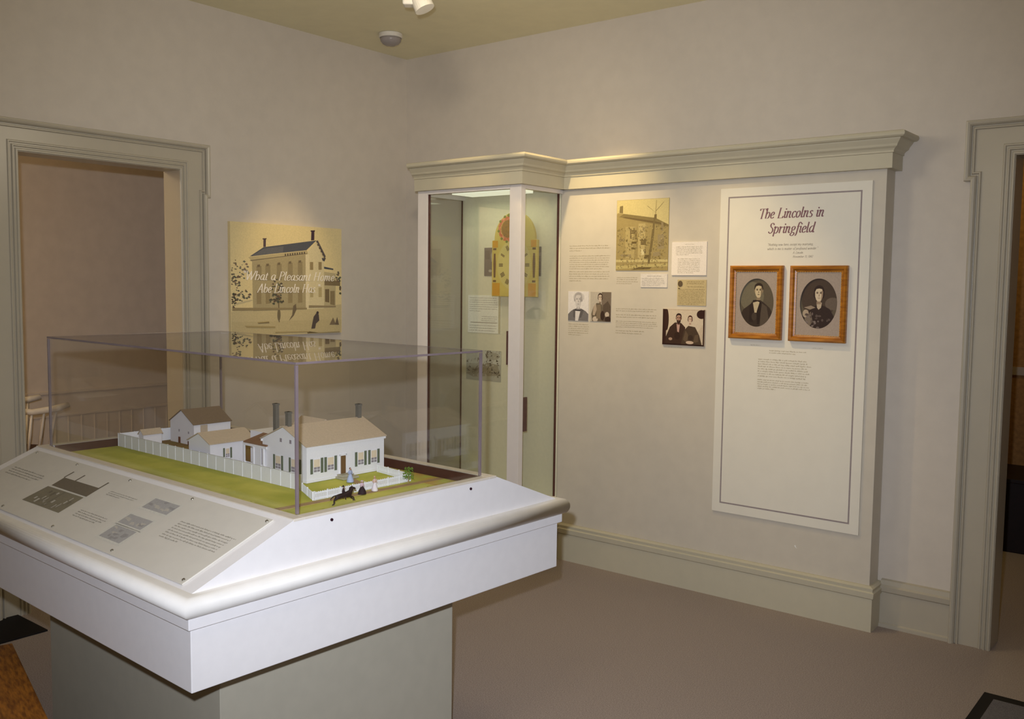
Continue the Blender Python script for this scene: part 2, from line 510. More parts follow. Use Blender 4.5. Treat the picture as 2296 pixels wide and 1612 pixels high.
def casing(name, o0, o1, top, side_w, head_h, ear, ear_z, to_world, m):
    """door surround with crossette ears built in (u along the wall, out of the wall, z)"""
    T = top + head_h
    W = side_w + ear
    b = B()
    outer = [(o1 + side_w, 0), (o1 + side_w, ear_z), (o1 + W, ear_z), (o1 + W, T), (o0 - W, T), (o0 - W, ear_z), (o0 - side_w, ear_z), (o0 - side_w, 0)]
    inner = [(o1, 0), (o1, top), (o0, top), (o0, 0)]
    # flat field in quads between the opening and the outer outline
    def slab(u0, u1, z0, z1, d=.018):
        b.add([(u0, z0, 0), (u1, z0, 0), (u1, z1, 0), (u0, z1, 0), (u0, z0, d), (u1, z0, d), (u1, z1, d), (u0, z1, d)], [(0, 3, 2, 1), (4, 5, 6, 7), (0, 1, 5, 4), (1, 2, 6, 5), (2, 3, 7, 6), (3, 0, 4, 7)])
    slab(o1, o1 + side_w, 0, top); slab(o0 - side_w, o0, 0, top); slab(o0 - side_w, o1 + side_w, top, T)
    slab(o1 + side_w, o1 + W, ear_z, T); slab(o0 - W, o0 - side_w, ear_z, T)
    D = .0175
    def arc(c, r, h, n=5):
        return [(c + r * math.cos(PI * i / n), D + h * math.sin(PI * i / n)) for i in range(n + 1)]
    b.sweep(inner, arc(.008, .007, .008)); b.sweep(inner, arc(.026, .006, .011)); b.sweep(inner, arc(.044, .006, .008))
    b.sweep(outer, [(-.022, D), (-.022, .030), (-.016, .038), (-.008, .041), (-.002, .040), (.0005, .034), (.0005, 0), (-.010, 0)])
    b.sweep(outer, arc(-.034, .006, .012))
    b.v = [to_world(u, d, z) for u, z, d in b.v]
    return struct(name, b, m)
casing('trim_1', D1[0], D1[1], D1[2], .155, .145, .018, 2.03, lambda u, d, z: (d, u, z), M_trim)
casing('trim_2', D2[0], D2[1], D2[2], .17, .158, .028, 2.055, lambda u, d, z: (u, -d, z), M_trim)
# jamb linings of both openings
struct('trim_3', B().box(-.135, -.0005, D1[1], D1[1] + .0115, 0, D1[2]).box(-.135, -.0005, D1[0] - .0115, D1[0], 0, D1[2]).box(-.135, -.0005, D1[0] - .0115, D1[1] + .0115, D1[2], D1[2] + .0115), M_trim)
struct('trim_4', B().box(D2[0] - .0115, D2[0], .0005, .14, 0, D2[2]).box(D2[1], D2[1] + .0115, .0005, .14, 0, D2[2]).box(D2[0] - .0115, D2[1] + .0115, .0005, .14, D2[2], D2[2] + .0115), M_trim)
# baseboards
BP = [(0, 0), (.03, 0), (.03, .016), (.02, .022), (.02, .165), (.03, .172), (.034, .195), (.022, .202), (.018, .222), (0, .226)]
struct('baseboard_right', B().sweep([(3.175, 0), (D2[0] - .165, 0)], BP), M_trim)
struct('baseboard_left', B().sweep([(0, D1[1] + .15), (0, 0), (.62, 0)], BP).sweep([(0, -5.7), (0, D1[0] - .15)], BP), M_trim)
struct('baseboard_hall', B().sweep([(-2.4, -5.7), (-2.4, 2.8)], BP), M_hallwall)

# hall wainscot seen through the left doorway
b = B()
b.box(-2.4, -2.375, -2.9, 1.2, .745, .765); b.box(-2.4, -2.385, -2.9, 1.2, .05, .745)
b.box(-2.4, -2.378, -2.9, 1.2, .575, .592)
for i in range(40):
    y = -2.85 + i * .1
    b.box(-2.386, -2.381, y, y + .012, .05, .575)
struct('trim_5', b, M_hallwall, bevel=.002)

# white armchair in the hall
M_chair = mat('chair_offwhite', srgb(222, 212, 196), .5, .03)
M_seatd = mat('chair_seat_brown', srgb(70, 44, 30), .6, .1)
ch = thing('spindle_armchair', 'pale curved-arm chair with thin spindles, seen through the left doorway beside its casing', 'chair', (-1.72, -1.83, 0), math.radians(82))
ch.scale = (1.12, 1.12, 1.1)
obj('seat', B().lathe([(.19, .40), (.215, .41), (.22, .425), (.2, .44)], seg=28, sy=1.05), M_seatd, ch, smooth=False)
arm = []
for i in range(15):
    t = -80 + 250 * i / 14 - 45
    a = math.radians(t)
    z = .69 + .10 * max(0, math.cos(math.radians(t + 0) - PI)) ** 2
    arm.append((.25 * math.cos(a), .27 * math.sin(a) + .02, z))
arm = [(.20, .27, .70), (.23, .245, .715), (.16, .26, .70), (.03, .265, .69), (-.10, .23, .715), (-.2, .13, .78), (-.235, 0, .81), (-.2, -.13, .78), (-.10, -.23, .715), (.03, -.265, .69), (.16, -.26, .70), (.23, -.245, .715)]
obj('arm_rail', B().path(arm[1:], [.016, .02, .017, .017, .019, .02, .019, .017, .017, .02, .016], 10), M_chair, ch, smooth=True)
for k, p in enumerate(arm[2:-1]):
    for q in ((p,) if k == 8 else (p, tuple((Vector(p) + Vector(arm[2:-1][k + 1])) / 2) if k < 8 else p)):
        obj('spindle', B().path([(q[0] * .8, q[1] * .74, .43), (q[0] * .9, q[1] * .88, .56), (q[0], q[1], q[2] - .01)], [.006, .009, .006], 6), M_chair, ch, smooth=True)
for sx in (-1, 1):
    for sy in (-1, 1):
        obj('leg', B().path([(sx * .13, sy * .13, .41), (sx * .16, sy * .16, .2), (sx * .2, sy * .2, 0)], [.013, .018, .011], 8), M_chair, ch, smooth=True)

# dark room: furniture and a small sign
t = thing('dark_cabinet', 'dark wooden cabinet in the unlit room beyond the right doorway', 'cabinet', (3.55, 2.02, 0))
obj('body', B().box(-.5, .6, -.24, .24, 0, .43), mat('near_black_wood', srgb(26, 12, 8), .5, .2), t, bevel=.006)
obj('top', B().box(-.53, .63, -.27, .27, .43, .455), mat('near_black_wood', srgb(26, 12, 8), .5, .2), t, bevel=.004)
sg = art('room_sign', .22, .052, .012, (150, 136, 124), [], (3.36, 2.3, 1.066))
tag(sg, 'small pale sign lettered Tea on the dark wall beyond the right doorway', 'sign')
b = B(); G['t_'] = G['t']
letters(b, 'Tea', -.045, -.012, -.012, .026, .075, 9, 4)
obj('lettering', b, ink((96, 40, 40)), sg)

# floor mats
t = thing('entrance_mat', 'grey floor mat with black rubber border at the bottom right', 'floor mat', (3.735, -.508, 0))
obj('border', B().box(0, .9, -1.6, 0, 0, .006), M_black, t, bevel=.002)
obj('pile', B().box(.045, .855, -1.555, -.058, .0055, .009), M_matgrey, t)
o = obj('black_floor_mat', B().box(0, .365, -.72, 0, 0, .008), M_black, None, (-.05, -2.567, 0), bevel=.002)
tag(o, 'plain black mat on the carpet by the left doorway', 'floor mat')
# wooden bench lower left
t = thing('wooden_bench', 'orange-brown wooden bench top at the bottom left corner', 'bench', (1.446, -3.195, 0), math.radians(-15.6))
obj('bench_top', B().box(0, 1.1, -.38, 0, .385, .42), M_bench, t, bevel=.004)
for x in (.05, 1.0):
    for y in (-.33, -.05):
        obj('leg', B().box(x, x + .05, y - .02, y + .03, 0, .386), M_bench, t, bevel=.003)
obj('apron', B().box(.03, 1.07, -.35, -.03, .31, .386), M_bench, t)

# ================================================================== DISPLAY TABLE
TY = -.04
TG = (2.571, -2.948, 0)
ZG, ZT, ZS, ZB = .973, 1.375, .85, .945
tb = thing('display_table', 'large white display table with sloping reading rail and panelled sides on a pale plinth', 'display table', TG, TY)
LA, LB = 1.497, .707
A0, A1, B0, B1 = -LA - .033, .033, -.324, 1.051
b = B()
b.prism([(B0, ZS - .02), (B0, ZS), (-.033, ZG), (0, ZG), (0, ZS - .02)], 'x', A0 + .03, .001)
b.prism([(LB, ZS - .02), (LB, ZG), (LB + .033, ZG), (B1, ZS), (B1, ZS - .02)], 'x', A0 + .03, .001)
END = [(B0, ZS - .02), (B0, ZS), (-.033, ZG), (LB + .033, ZG), (B1, ZS), (B1, ZS - .02)]
b.prism(END, 'x', .001, A1); b.prism(END, 'x', A0, A0 + .03)
obj('sloped_top', b, M_white, tb)
obj('rim', B().box(A0 - .001, A1 + .001, -.034, -.001, ZG - .004, ZG + .003).box(A0 - .001, A1 + .001, LB + .001, LB + .034, ZG - .004, ZG + .003).box(.001, A1 + .001, -.001, LB + .001, ZG - .004, ZG + .003).box(A0 - .001, -LA - .001, -.001, LB + .001, ZG - .004, ZG + .003), mat('rim_strip', srgb(216, 206, 190), .5, .03), tb, bevel=.001)
obj('inner_liner', B().box(-LA, 0, LB - .007, LB - .001, ZB, ZG + .001).box(-LA + .001, -LA + .005, 0, LB, ZB, ZG + .001), M_maroon, tb)
RING = [(A0, B0), (A1, B0), (A1, B1), (A0, B1)]
nose = [(-.01, .798), (.018, .798)] + [(.017 + .018 * math.cos(math.radians(a)), .8245 + .0255 * math.sin(math.radians(a))) for a in range(-80, 91, 17)] + [(-.002, .851), (-.01, .851)]
obj('nosing', B().sweep(RING, nose, True), M_cream, tb, smooth=True)
tb.children[-1].modifiers.new('es', 'EDGE_SPLIT').split_angle = math.radians(35)
obj('upper_fascia', B().sweep(RING, [(-.01, .769), (.0155, .769), (.0155, .801), (-.01, .801)], True), M_white, tb, bevel=.0015)
b = B().box(A0 - .004, A1 + .004, B0 - .004, B1 + .004, .612, .772)
obj('fascia', b, M_white, tb, bevel=.002)
obj('plinth', B().box(-1.222, -.167, -.129, .751, 0, .613), M_pl, tb, bevel=.002)
for bb, zz in ((.087, .953), (.623, .952)):
    obj('screw', B().tube((A1 - .001, bb, zz), (A1 + .003, bb, zz), .0042, seg=12), M_screw, tb)

# the reading rail (printed panel on the slope)
SL = math.hypot(.291, .123); CS, SN = .291 / SL, .123 / SL
def onslope(u, v, h):
    """u along the table, v = height up the slope measured from its top edge (negative = down), h above"""
    s_ = -v
    return (u, -.033 - s_ * CS - h * SN, ZG - s_ * SN + h * CS)
def slope_plate(b, u0, u1, s0, s1, h0, h1, mi=0):
    vs = [onslope(u, -s_, h) for h in (h0, h1) for s_ in (s1, s0) for u in (u0, u1)]
    return b.add(vs, [(0, 1, 3, 2), (4, 6, 7, 5), (0, 4, 5, 1), (1, 5, 7, 3), (3, 7, 6, 2), (2, 6, 4, 0)], mi)
rail = obj('reading_panel', slope_plate(B(), -1.468, -.024, .022, .303, .0004, .005), M_paper, tb, bevel=.0008)
for u in (-.037, -.4, -.763, -1.127, -1.46 + .015):
    for s_ in (.034, .290):
        p0, p1 = onslope(u, -s_, .0045), onslope(u, -s_, .0075)
        obj('screw', B().tube(p0, p1, .0048, .0038, 12), M_steel, rail)
RB = B()
rm = [ink((128, 120, 100)), ink((112, 102, 86)), ink((182, 176, 164)), ink((166, 162, 158)), ink((150, 146, 142)), ink((206, 202, 190))]
def q4(pts, mi, h=.0054):
    RB.add([onslope(u, -s_, h) for u, s_ in pts], [tuple(range(len(pts)))], mi)
# large house print
q4([(-1.078, .103), (-.834, .101), (-.831, .149), (-1.074, .151)], 1)
q4([(-1.083, .158), (-.836, .155), (-.832, .240), (-1.092, .242)], 0)
q4([(-1.083, .1505), (-.83, .1505), (-.83, .155), (-1.083, .157)], 5, .0055)
for u in (-1.08, -1.0, -.838):
    q4([(u - .004, .068), (u + .004, .068), (u + .004, .103), (u - .004, .103)], 1)
rr = random.Random(3)
for i in range(26):
    u = rr.uniform(-1.06, -.86); s_ = rr.uniform(.168, .222); wv = rr.uniform(.004, .012); hv = rr.uniform(.008, .02)
    q4([(u, s_), (u + wv, s_), (u + wv, s_ + hv), (u, s_ + hv)], rr.choice((1, 0, 2)), .0056 + i * .00002)
q4([(-.97, .16), (-.955, .16), (-.955, .236), (-.97, .236)], 0, .0063)
obj('printed_picture', RB, rm, rail)
for (u0, u1, s0, s1) in ((-.541, -.404, .072, .119), (-.541, -.413, .155, .197), (-.53, -.413, .207, .262)):
    RB = B()
    q4([(u0 - .012, s0 - .006), (u1 + .012, s0 - .006), (u1 + .012, s1 + .008), (u0 - .012, s1 + .008)], 5, .0054)
    q4([(u0, s0), (u1, s0), (u1, s1), (u0, s1)], 3, .0055)
    for i in range(14):
        u = rr.uniform(u0, u1 - .03); s_ = rr.uniform(s0, s1 - .012)
        q4([(u, s_), (u + rr.uniform(.01, .03), s_), (u + rr.uniform(.01, .03), s_ + .01), (u, s_ + rr.uniform(.004, .012))], rr.choice((2, 3, 4)), .0056 + i * .00002)
    obj('printed_picture', RB, rm, rail)
b = B()
mp = lambda u, v, h: onslope(u, v, .005 + h)
for k_, (x0, x1, z0, z1, n, last) in enumerate(((-.318, -.045, -.197, -.118, 8, .35), (-.762, -.585, -.232, -.196, 4, .8), (-.767, -.6, -.118, -.094, 3, .5), (-1.42, -1.16, -.165, -.12, 4, .8))):
    b = B(); lines_of_text(b, x0, x1, z0, z1, n, 0, last, mapper=mp, rng=random.Random(k_), hgt=.42)
    obj('printed_text', b, ink((158, 150, 134)), rail)

# ------------------------------------------------------------------ clear cover
cv = thing('acrylic_cover', 'clear acrylic box cover standing on the display table over the model', 'display cover', TG, TY)
TH = .0075
ZC = ZG + .0032
obj('top_pane', B().box(-LA + .001, -.001, .001, LB - .001, ZT - .006, ZT), M_glass, cv)
obj('side_pane', B().box(-LA + TH, -TH, 0, TH, ZC, ZT - TH), M_glass, cv)
obj('side_pane', B().box(-LA + TH, -TH, LB - TH, LB, ZC, ZT - TH), M_glass, cv)
obj('side_pane', B().box(-TH, 0, TH, LB - TH, ZC, ZT - TH), M_glass, cv)
obj('side_pane', B().box(-LA, -LA + TH, TH, LB - TH, ZC, ZT - TH), M_glass, cv)
for aa in (-LA, -TH):
    for bb in (0, LB - TH):
        obj('corner_seam', B().box(aa - .0002, aa + TH + .0002, bb - .0002, bb + TH + .0002, ZC, ZT - TH), M_edge, cv, bevel=.0008)
b = B()
e = .006
b.box(-LA - .0005, .0005, -.0005, .001, ZT - e, ZT + .0003).box(-LA - .0005, .0005, LB - .001, LB + .0005, ZT - e, ZT + .0003)
b.box(-.001, .0005, .001, LB - .001, ZT - e, ZT + .0003).box(-LA - .0005, -LA + .001, .001, LB - .001, ZT - e, ZT + .0003)
obj('top_edge', b, M_edge, cv, bevel=.0006)

# ------------------------------------------------------------------ the model town lot
def M(a, b_, z=0):
    """table-local to world"""
    c, s_ = math.cos(TY), math.sin(TY)
    return (TG[0] + a * c - b_ * s_, TG[1] + a * s_ + b_ * c, z)
bd = thing('model_ground_board', 'green and brown landscape board of the model under the clear cover', 'model landscape', M(0, 0, ZS), TY)
obj('grass', B().box(-LA + .006, -.001, .007, LB - .008, -.001, ZB - ZS), M_grass, bd)
GZ = ZB - ZS
obj('dry_grass', B().prism([(-.01, .56), (-.03, .695), (-.60, .695), (-.60, .66), (-.25, .64), (-.19, .60), (-.08, .60)], 'z', GZ - .001, GZ + .0010), M_grass2, bd)
obj('sidewalk', B().prism([(-.205, .009), (-.178, .009), (-.15, .69), (-.176, .69)], 'z', GZ - .001, GZ + .0015), M_dirt, bd)
obj('yard_earth', B().prism([(-1.49, .262), (-.70, .262), (-.66, .66), (-1.49, .66)], 'z', GZ - .001, GZ + .0012), M_yard, bd)
obj('front_walk', B().prism([(-.36, .465), (-.36, .49), (-.20, .43), (-.20, .405)], 'z', GZ - .001, GZ + .0014), M_dirt, bd)

# fences
def fence_run(b, p0, p1, h, step, thick=.003, solid=True, ps=.004):
    p0, p1 = Vector(p0), Vector(p1)
    d = p1 - p0; L = d.length; d.normalize(); n = Vector((d.y, -d.x))
    def slab(s0, s1, t0, t1, z0, z1, mi=0):
        vs = [(*(p0 + d * s_ + n * t_), z) for z in (z0, z1) for s_, t_ in ((s0, t0), (s1, t0), (s1, t1), (s0, t1))]
        b.add(vs, [(0, 3, 2, 1), (4, 5, 6, 7), (0, 1, 5, 4), (1, 2, 6, 5), (2, 3, 7, 6), (3, 0, 4, 7)], mi)
    if solid:
        slab(0, L, 0, thick * .6, 0, h)
        slab(0, L, -.001, thick, h * .94, h)
    else:
        slab(0, L, 0, .0012, h * .72, h * .86); slab(0, L, 0, .0012, h * .12, h * .3)
        k = int(L / ps)
        for i in range(k):
            slab(i * ps, i * ps + ps * .66, .001, .002, 0, h * (.96 if i % 2 else .9))
    k = max(1, round(L / step))
    for i in range(k + 1):
        s_ = L * i / k
        slab(s_ - .0013, s_ + .0013, -.0005, thick, 0, h * 1.03)
f1 = B(); fence_run(f1, (-1.478, .250), (-.338, .262), .049, .052)
o = obj('model_fence', f1, M_fence, None, M(0, 0, ZB + .0012), TY); tag(o, 'long solid white model fence along the lawn in front of the outbuildings', 'model fence', 'fences of the model')
f2 = B(); fence_run(f2, (-1.478, .66), (-1.478, .256), .049, .06)
o = obj('model_fence', f2, M_fence, None, M(0, 0, ZB + .0012), TY); tag(o, 'solid white model fence across the far left end of the yard, by the tiny shed', 'model fence', 'fences of the model')
f3 = B(); fence_run(f3, (-.326, .259), (-.205, .207), .026, .06, solid=False); fence_run(f3, (-.203, .209), (-.203, .588), .027, .05, solid=False); fence_run(f3, (-.206, .590), (-.392, .612), .026, .06, solid=False)
o = obj('model_fence', f3, M_fence, None, M(0, 0, ZB + .0012), TY); tag(o, 'low white picket fence around the small front yard of the model house', 'model fence', 'fences of the model')

def gable(b, a0, a1, b0, b1, z0, ze, zr, mi=0):
    """walls of a house whose ridge runs along b"""
    ac = (a0 + a1) / 2
    b.prism([(a0, z0), (a1, z0), (a1, ze), (ac, zr), (a0, ze)], 'y', b0, b1, mi)
def roof_b(b, a0, a1, b0, b1, ze, zr, over=.005, th=.003, mi=0):
    ac = (a0 + a1) / 2
    sl = (zr - ze) / ((a1 - a0) / 2)
    for s_ in (-1, 1):
        ae = ac + s_ * ((a1 - a0) / 2 + over)
        zz = ze - sl * over
        pts = [(ac, zr + .0005), (ac, zr + th), (ae, zz + th), (ae, zz + .0005)]
        if s_ > 0:
            pts = pts[::-1]
        b.prism(pts, 'y', b0 - over, b1 + over, mi)
# -- main house
mh = thing('model_house', 'largest white model house with brown roof and green shuttered windows', 'model house', M(-.53, .336, ZB + .0012), TY)
# local frame of the house: x = a + .53, y = b - .336
b = B(); gable(b, -.12, .12, 0, .322, 0, .118, .168)
b.box(-.122, .122, -.002, .324, 0, .008)
obj('walls', b, M_mw, mh)
b = B(); roof_b(b, -.12, .12, 0, .322, .118, .168, .007)
obj('roof', b, M_roof, mh)
obj('eave_board', B().box(.121, .125, -.004, .326, .108, .116), M_mw, mh)
obj('eave_board', B().box(-.125, -.121, -.004, .326, .108, .116), M_mw, mh)
b = B(); b.box(-.32, -.115, .085, .25, 0, .113); b.prism([(.09, .11), (.24, .11), (.165, .170)], 'x', -.135, -.01)
obj('rear_wing', b, M_mw, mh)
b = B()
for s_ in (-1, 1):
    pts = [(.172, .171), (.172, .175), (.172 + s_ * .09, .117), (.172 + s_ * .09, .113)]
    b.prism(pts if s_ < 0 else pts[::-1], 'x', -.14, -.005)
obj('rear_roof', b, M_roof, mh)
for a_, b_, z0, z1 in ((-.165, .085, .10, .222), (.0, .018, .15, .216), (.0, .31, .15, .216)):
    obj('chimney', B().box(a_ - .008, a_ + .008, b_ - .007, b_ + .007, z0, z1).box(a_ - .0095, a_ + .0095, b_ - .0085, b_ + .0085, z1 - .006, z1), M_chim, mh)
def win(par, face, u0, u1, z0, z1, off, shut=.009, blind=True):
    """face 'a' = wall facing +a at local x=off; 'b' = wall facing -b at local y=off"""
    def mk(uA, uB, zA, zB, d0, d1, bb, mi=0):
        if face == 'a':
            bb.box(off + d0, off + d1, uA, uB, zA, zB, mi)
        else:
            bb.box(uA, uB, off - d1, off - d0, zA, zB, mi)
    bb = B()
    w0, w1 = u0 + shut, u1 - shut
    mk(w0 + .001, w1 - .001, z0, z1, -.001, .0012, bb, 0)
    mk(w0 + .004, w1 - .004, z0 + (z1 - z0) * .42, z1 - .003, .0012, .0016, bb, 1)
    mk(w0 + .004, w1 - .004, z0 + .004, z0 + (z1 - z0) * .42, .0012, .0016, bb, 2)
    um = (w0 + w1) / 2
    mk(um - .0006, um + .0006, z0 + .004, z0 + (z1 - z0) * .42, .0016, .002, bb, 0)
    zm = z0 + .004 + ((z1 - z0) * .42 - .004) / 2
    mk(w0 + .004, w1 - .004, zm - .0007, zm + .0007, .0016, .002, bb, 0)
    wd = obj('window', bb, [M_mw, M_pane, M_sash], par)
    if shut:
        for q0, q1 in ((u0, u0 + shut), (u1 - shut, u1)):
            bb = B(); mk(q0, q1, z0 - .001, z1, -.0005, .0022, bb)
            obj('shutter', bb, M_shut, wd)
    return wd
zb0 = ZB + .0012
for b0_, b1_ in ((.350, .400), (.405, .455), (.531, .580), (.588, .637)):
    win(mh, 'a', b0_ - .336, b1_ - .336, .974 - zb0, 1.021 - zb0, .12)
for a0_, a1_ in ((-.588, -.535), (-.502, -.438)):
    win(mh, 'b', a0_ + .53, a1_ + .53, .970 - zb0, 1.018 - zb0, 0)
for a0_ in (-.551, -.499):
    obj('attic_vent', B().box(a0_ + .53, a0_ + .54, -.0015, .0005, .117, .129), M_sash, mh)
obj('front_door', B().box(.1195, .122, .134, .155, .012, .071), M_door, mh)
obj('door_surround', B().box(.1195, .1225, .130, .134, .010, .076).box(.1195, .1225, .155, .159, .010, .076).box(.1195, .1225, .130, .159, .071, .077), M_mw, mh)
obj('steps', B().box(.12, .165, .112, .175, 0, .006).box(.12, .148, .120, .168, .006, .012), mat('model_stone', srgb(176, 170, 146), .8, .1, 200), mh)
# -- porch between house and kitchen shed
PO = (-.15, -.006, 0)
b = B(); b.prism([(.0, .092), (.0, .096), (.08, .116), (.08, .112)], 'x', -.075, .06)
pc = obj('porch_roof', b, M_roofr, mh, PO)
obj('beam', B().box(-.075, .062, -.002, .002, .084, .092), M_mw, pc)
for x in (-.07, -.013, .044):
    obj('post', B().box(x - .0035, x + .0035, -.003, .003, 0, .085), M_mw, pc)
obj('wall_panel', B().box(-.009, .028, .0, .003, 0, .084), M_mw, pc)
obj('dark_panel', B().box(.028, .034, .004, .007, 0, .084), mat('model_purple_grey', srgb(128, 112, 120), .7, .05), pc)
obj('low_board', B().box(-.07, .05, .003, .005, 0, .028), M_mw, pc)
# -- outbuilding
ob = thing('model_outbuilding', 'white model outbuilding with tan roof and one small window, left of the main house', 'model building', M(-.935, .272, ZB + .0012), TY)
b = B(); gable(b, -.07, .068, 0, .135, 0, .078, .108)
obj('walls', b, M_mw, ob)
b = B(); roof_b(b, -.07, .068, 0, .175, .078, .108, .006)
obj('roof', b, M_roof, ob)
win(ob, 'a', .05, .084, .022, .058, .068, .006)
# -- barn
bn = thing('model_barn', 'white model barn with brown gable roof, at the back of the yard', 'model building', M(-1.365, .45, ZB + .0012), TY)
b = B(); gable(b, -.088, .088, 0, .16, 0, .083, .131)
obj('walls', b, M_mw, bn)
b = B(); roof_b(b, -.088, .088, 0, .16, .083, .131, .005)
obj('roof', b, M_roofd, bn)
for x, z, ww, hh in ((-.02, .045, .006, .009), (.05, .043, .006, .009)):
    obj('window', B().box(x - ww / 2, x + ww / 2, -.0015, .0005, z, z + hh), M_sash, bn)
obj('door', B().box(-.026, -.012, -.002, .0005, 0, .024), mat('barn_door_red', srgb(112, 62, 44), .7, .1), bn)
obj('door', B().box(.044, .064, -.002, .0005, 0, .014), mat('barn_door_red', srgb(112, 62, 44), .7, .1), bn)
obj('door', B().box(.0875, .0895, .028, .058, 0, .078), M_roof, bn)
# -- shed
sh = thing('model_shed', 'tiny white model shed with brown roof behind the far left fence', 'model building', M(-1.42, .31, ZB + .0012), TY)
obj('walls', B().prism([(-.018, 0), (.018, 0), (.018, .046), (0, .062), (-.018, .046)], 'y', 0, .075), M_mw, sh)
b = B(); roof_b(b, -.018, .018, 0, .075, .046, .062, .004, .002)
obj('roof', b, M_roof, sh)
# -- shrub
def blob_shrub(par, r, h, n, m, leaf):
    bb = B(); rg = random.Random(11)
    for i in range(n):
        a = rg.uniform(0, 2 * PI); z = rg.uniform(.25, 1); rr_ = r * math.sqrt(rg.random()) * (1.15 - .6 * abs(z - .5))
        c = Vector((rr_ * math.cos(a), rr_ * math.sin(a), z * h))
        d = Vector((rg.uniform(-1, 1), rg.uniform(-1, 1), rg.uniform(-.4, 1))).normalized() * leaf
        e_ = d.orthogonal().normalized() * leaf * .5
        bb.add([c - d, c + e_, c + d, c - e_], [(0, 1, 2, 3)])
    obj('foliage', bb, m, par)
sb = thing('model_shrub', 'small bright green shrub at the corner of the model picket fence', 'model shrub', M(-.188, .566, ZB + .001), TY)
obj('stem', B().path([(0, 0, 0), (.001, .001, .014), (-.002, .002, .034)], [.002, .0015, .0008], 6), M_dirt, sb)
blob_shrub(sb, .017, .05, 260, mat('shrub_leaf', srgb(104, 136, 48), .8, .2, 300), .003)
# -- figurines
skin = mat('figure_skin', srgb(196, 150, 128), .6, .05)
def lady(label, loc, rotz, dress, top, hair, H=.044, wide=.011, bonnet=None):
    r_ = thing('model_woman', label, 'figurine', loc, rotz, 'figurines in front of the model house')
    k = H / .044
    b_ = B().lathe([(.0045, .0), (wide * .98, .001), (wide, .004), (wide * .8, .012), (wide * .55, .019), (.0036, .0255)], (0, 0, 0), 18)
    obj('skirt', b_, dress, r_, smooth=True)
    b_ = B().lathe([(.0036, .025), (.0046, .029), (.0054, .033), (.0046, .0355), (.0018, .0368)], (0, 0, 0), 14, sy=.75)
    for s_ in (-1, 1):
        b_.path([(s_ * .005, 0, .0345), (s_ * .0075, .001, .029), (s_ * .005, -.004, .0245)], [.0017, .0015, .0011], 6)
    obj('bodice', b_, top, r_, smooth=True)
    b_ = B().path([(0, 0, .036), (0, 0, .0385)], .0014, 8).ball((0, -.0004, .0408), .0026, .0028, .0034)
    b_.ball((0, -.0031, .0405), .0005, .0006, .0007)
    obj('head', b_, skin, r_, smooth=True)
    b_ = B().ball((0, .0007, .0417), .003, .003, .0031)
    if bonnet:
        b_.lathe([(.0062, .0415), (.0064, .042), (.003, .0432)], (0, 0, 0), 14)
    obj('hair', b_, hair, r_, smooth=True)
    r_.scale = (k, k, k)
    return r_
lady('model woman in a light blue dress on the walk by the front door', M(-.325, .442, ZB + .0016), TY + PI / 2, mat('dress_blue', srgb(178, 190, 220), .7), mat('bodice_blue', srgb(170, 180, 206), .7), mat('hair_dark', srgb(84, 62, 58), .7), .047)
lady('model woman in a black skirt with a pink shawl on the sidewalk', M(-.166, .358, ZB + .0018), TY + PI / 2, mat('skirt_black', srgb(44, 28, 34), .7), mat('shawl_pink', srgb(218, 190, 202), .7), mat('bonnet_pink', srgb(214, 194, 200), .7), .042, .0135, True)
lady('model girl in a pink and white dress on the sidewalk', M(-.17, .411, ZB + .0018), TY + PI / 2, mat('dress_white', srgb(236, 226, 230), .7), mat('bodice_peach', srgb(222, 190, 176), .7), mat('hair_blond', srgb(214, 184, 130), .7), .047, .0095)

def skin_obj(name, verts, edges, radii, m, parent, sub=2):
    me = bpy.data.meshes.new(name)
    me.from_pydata(verts, edges, [])
    me.materials.append(m)
    o = bpy.data.objects.new(name, me)
    COL.objects.link(o)
    o.parent = parent
    md = o.modifiers.new('skin', 'SKIN')
    md.use_smooth_shade = True
    for v, r_ in zip(me.skin_vertices[0].data, radii):
        v.radius = r_ if isinstance(r_, tuple) else (r_, r_)
    me.skin_vertices[0].data[0].use_root = True
    o.modifiers.new('sub', 'SUBSURF').levels = sub
    o.modifiers['sub'].render_levels = sub
    return o
HS = thing('model_horse', 'black model horse galloping on the grass verge before the fence', 'figurine', M(-.102, .236, ZB + .001), TY + PI / 2 - .15)
K = .001
hv = [(-14, 0, 27), (-6, 0, 26), (4, 0, 26), (12, 0, 28), (17, 0, 34), (21, 0, 41), (23, 0, 44), (27, 0, 41.5), (30, 0, 38.5),   # 0..8 trunk, neck, head
      (-17, 3, 20), (-22, 3, 14), (-20, 3, 7), (-24, 3, 1.2),      # hind leg near 9..12
      (-17, -3, 20), (-25, -3, 15), (-25, -3, 8), (-30, -3, 3),    # hind leg off
      (15, 3, 21), (21, 3, 15), (27, 3, 9), (31, 3, 6),            # fore leg near
      (15, -3, 21), (23, -3, 18), (25, -3, 11), (21, -3, 8),       # fore leg off
      (-19, 0, 28.5), (-26, 0, 26), (-33, 0, 18)]                  # tail
he = [(0, 1), (1, 2), (2, 3), (3, 4), (4, 5), (5, 6), (6, 7), (7, 8), (0, 9), (9, 10), (10, 11), (11, 12), (0, 13), (13, 14), (14, 15), (15, 16),
      (3, 17), (17, 18), (18, 19), (19, 20), (3, 21), (21, 22), (22, 23), (23, 24), (0, 25), (25, 26), (26, 27)]
hr = [7.2, 7, 7, 7, 5.2, 4.2, 3.6, 2.9, 2.1, 3, 1.9, 1.4, 1.3, 3, 1.9, 1.4, 1.3, 2.6, 1.7, 1.3, 1.3, 2.6, 1.7, 1.3, 1.3, 1.2, 1.8, 1.0]
M_horse = mat('horse_black', srgb(42, 26, 26), .5, .1)
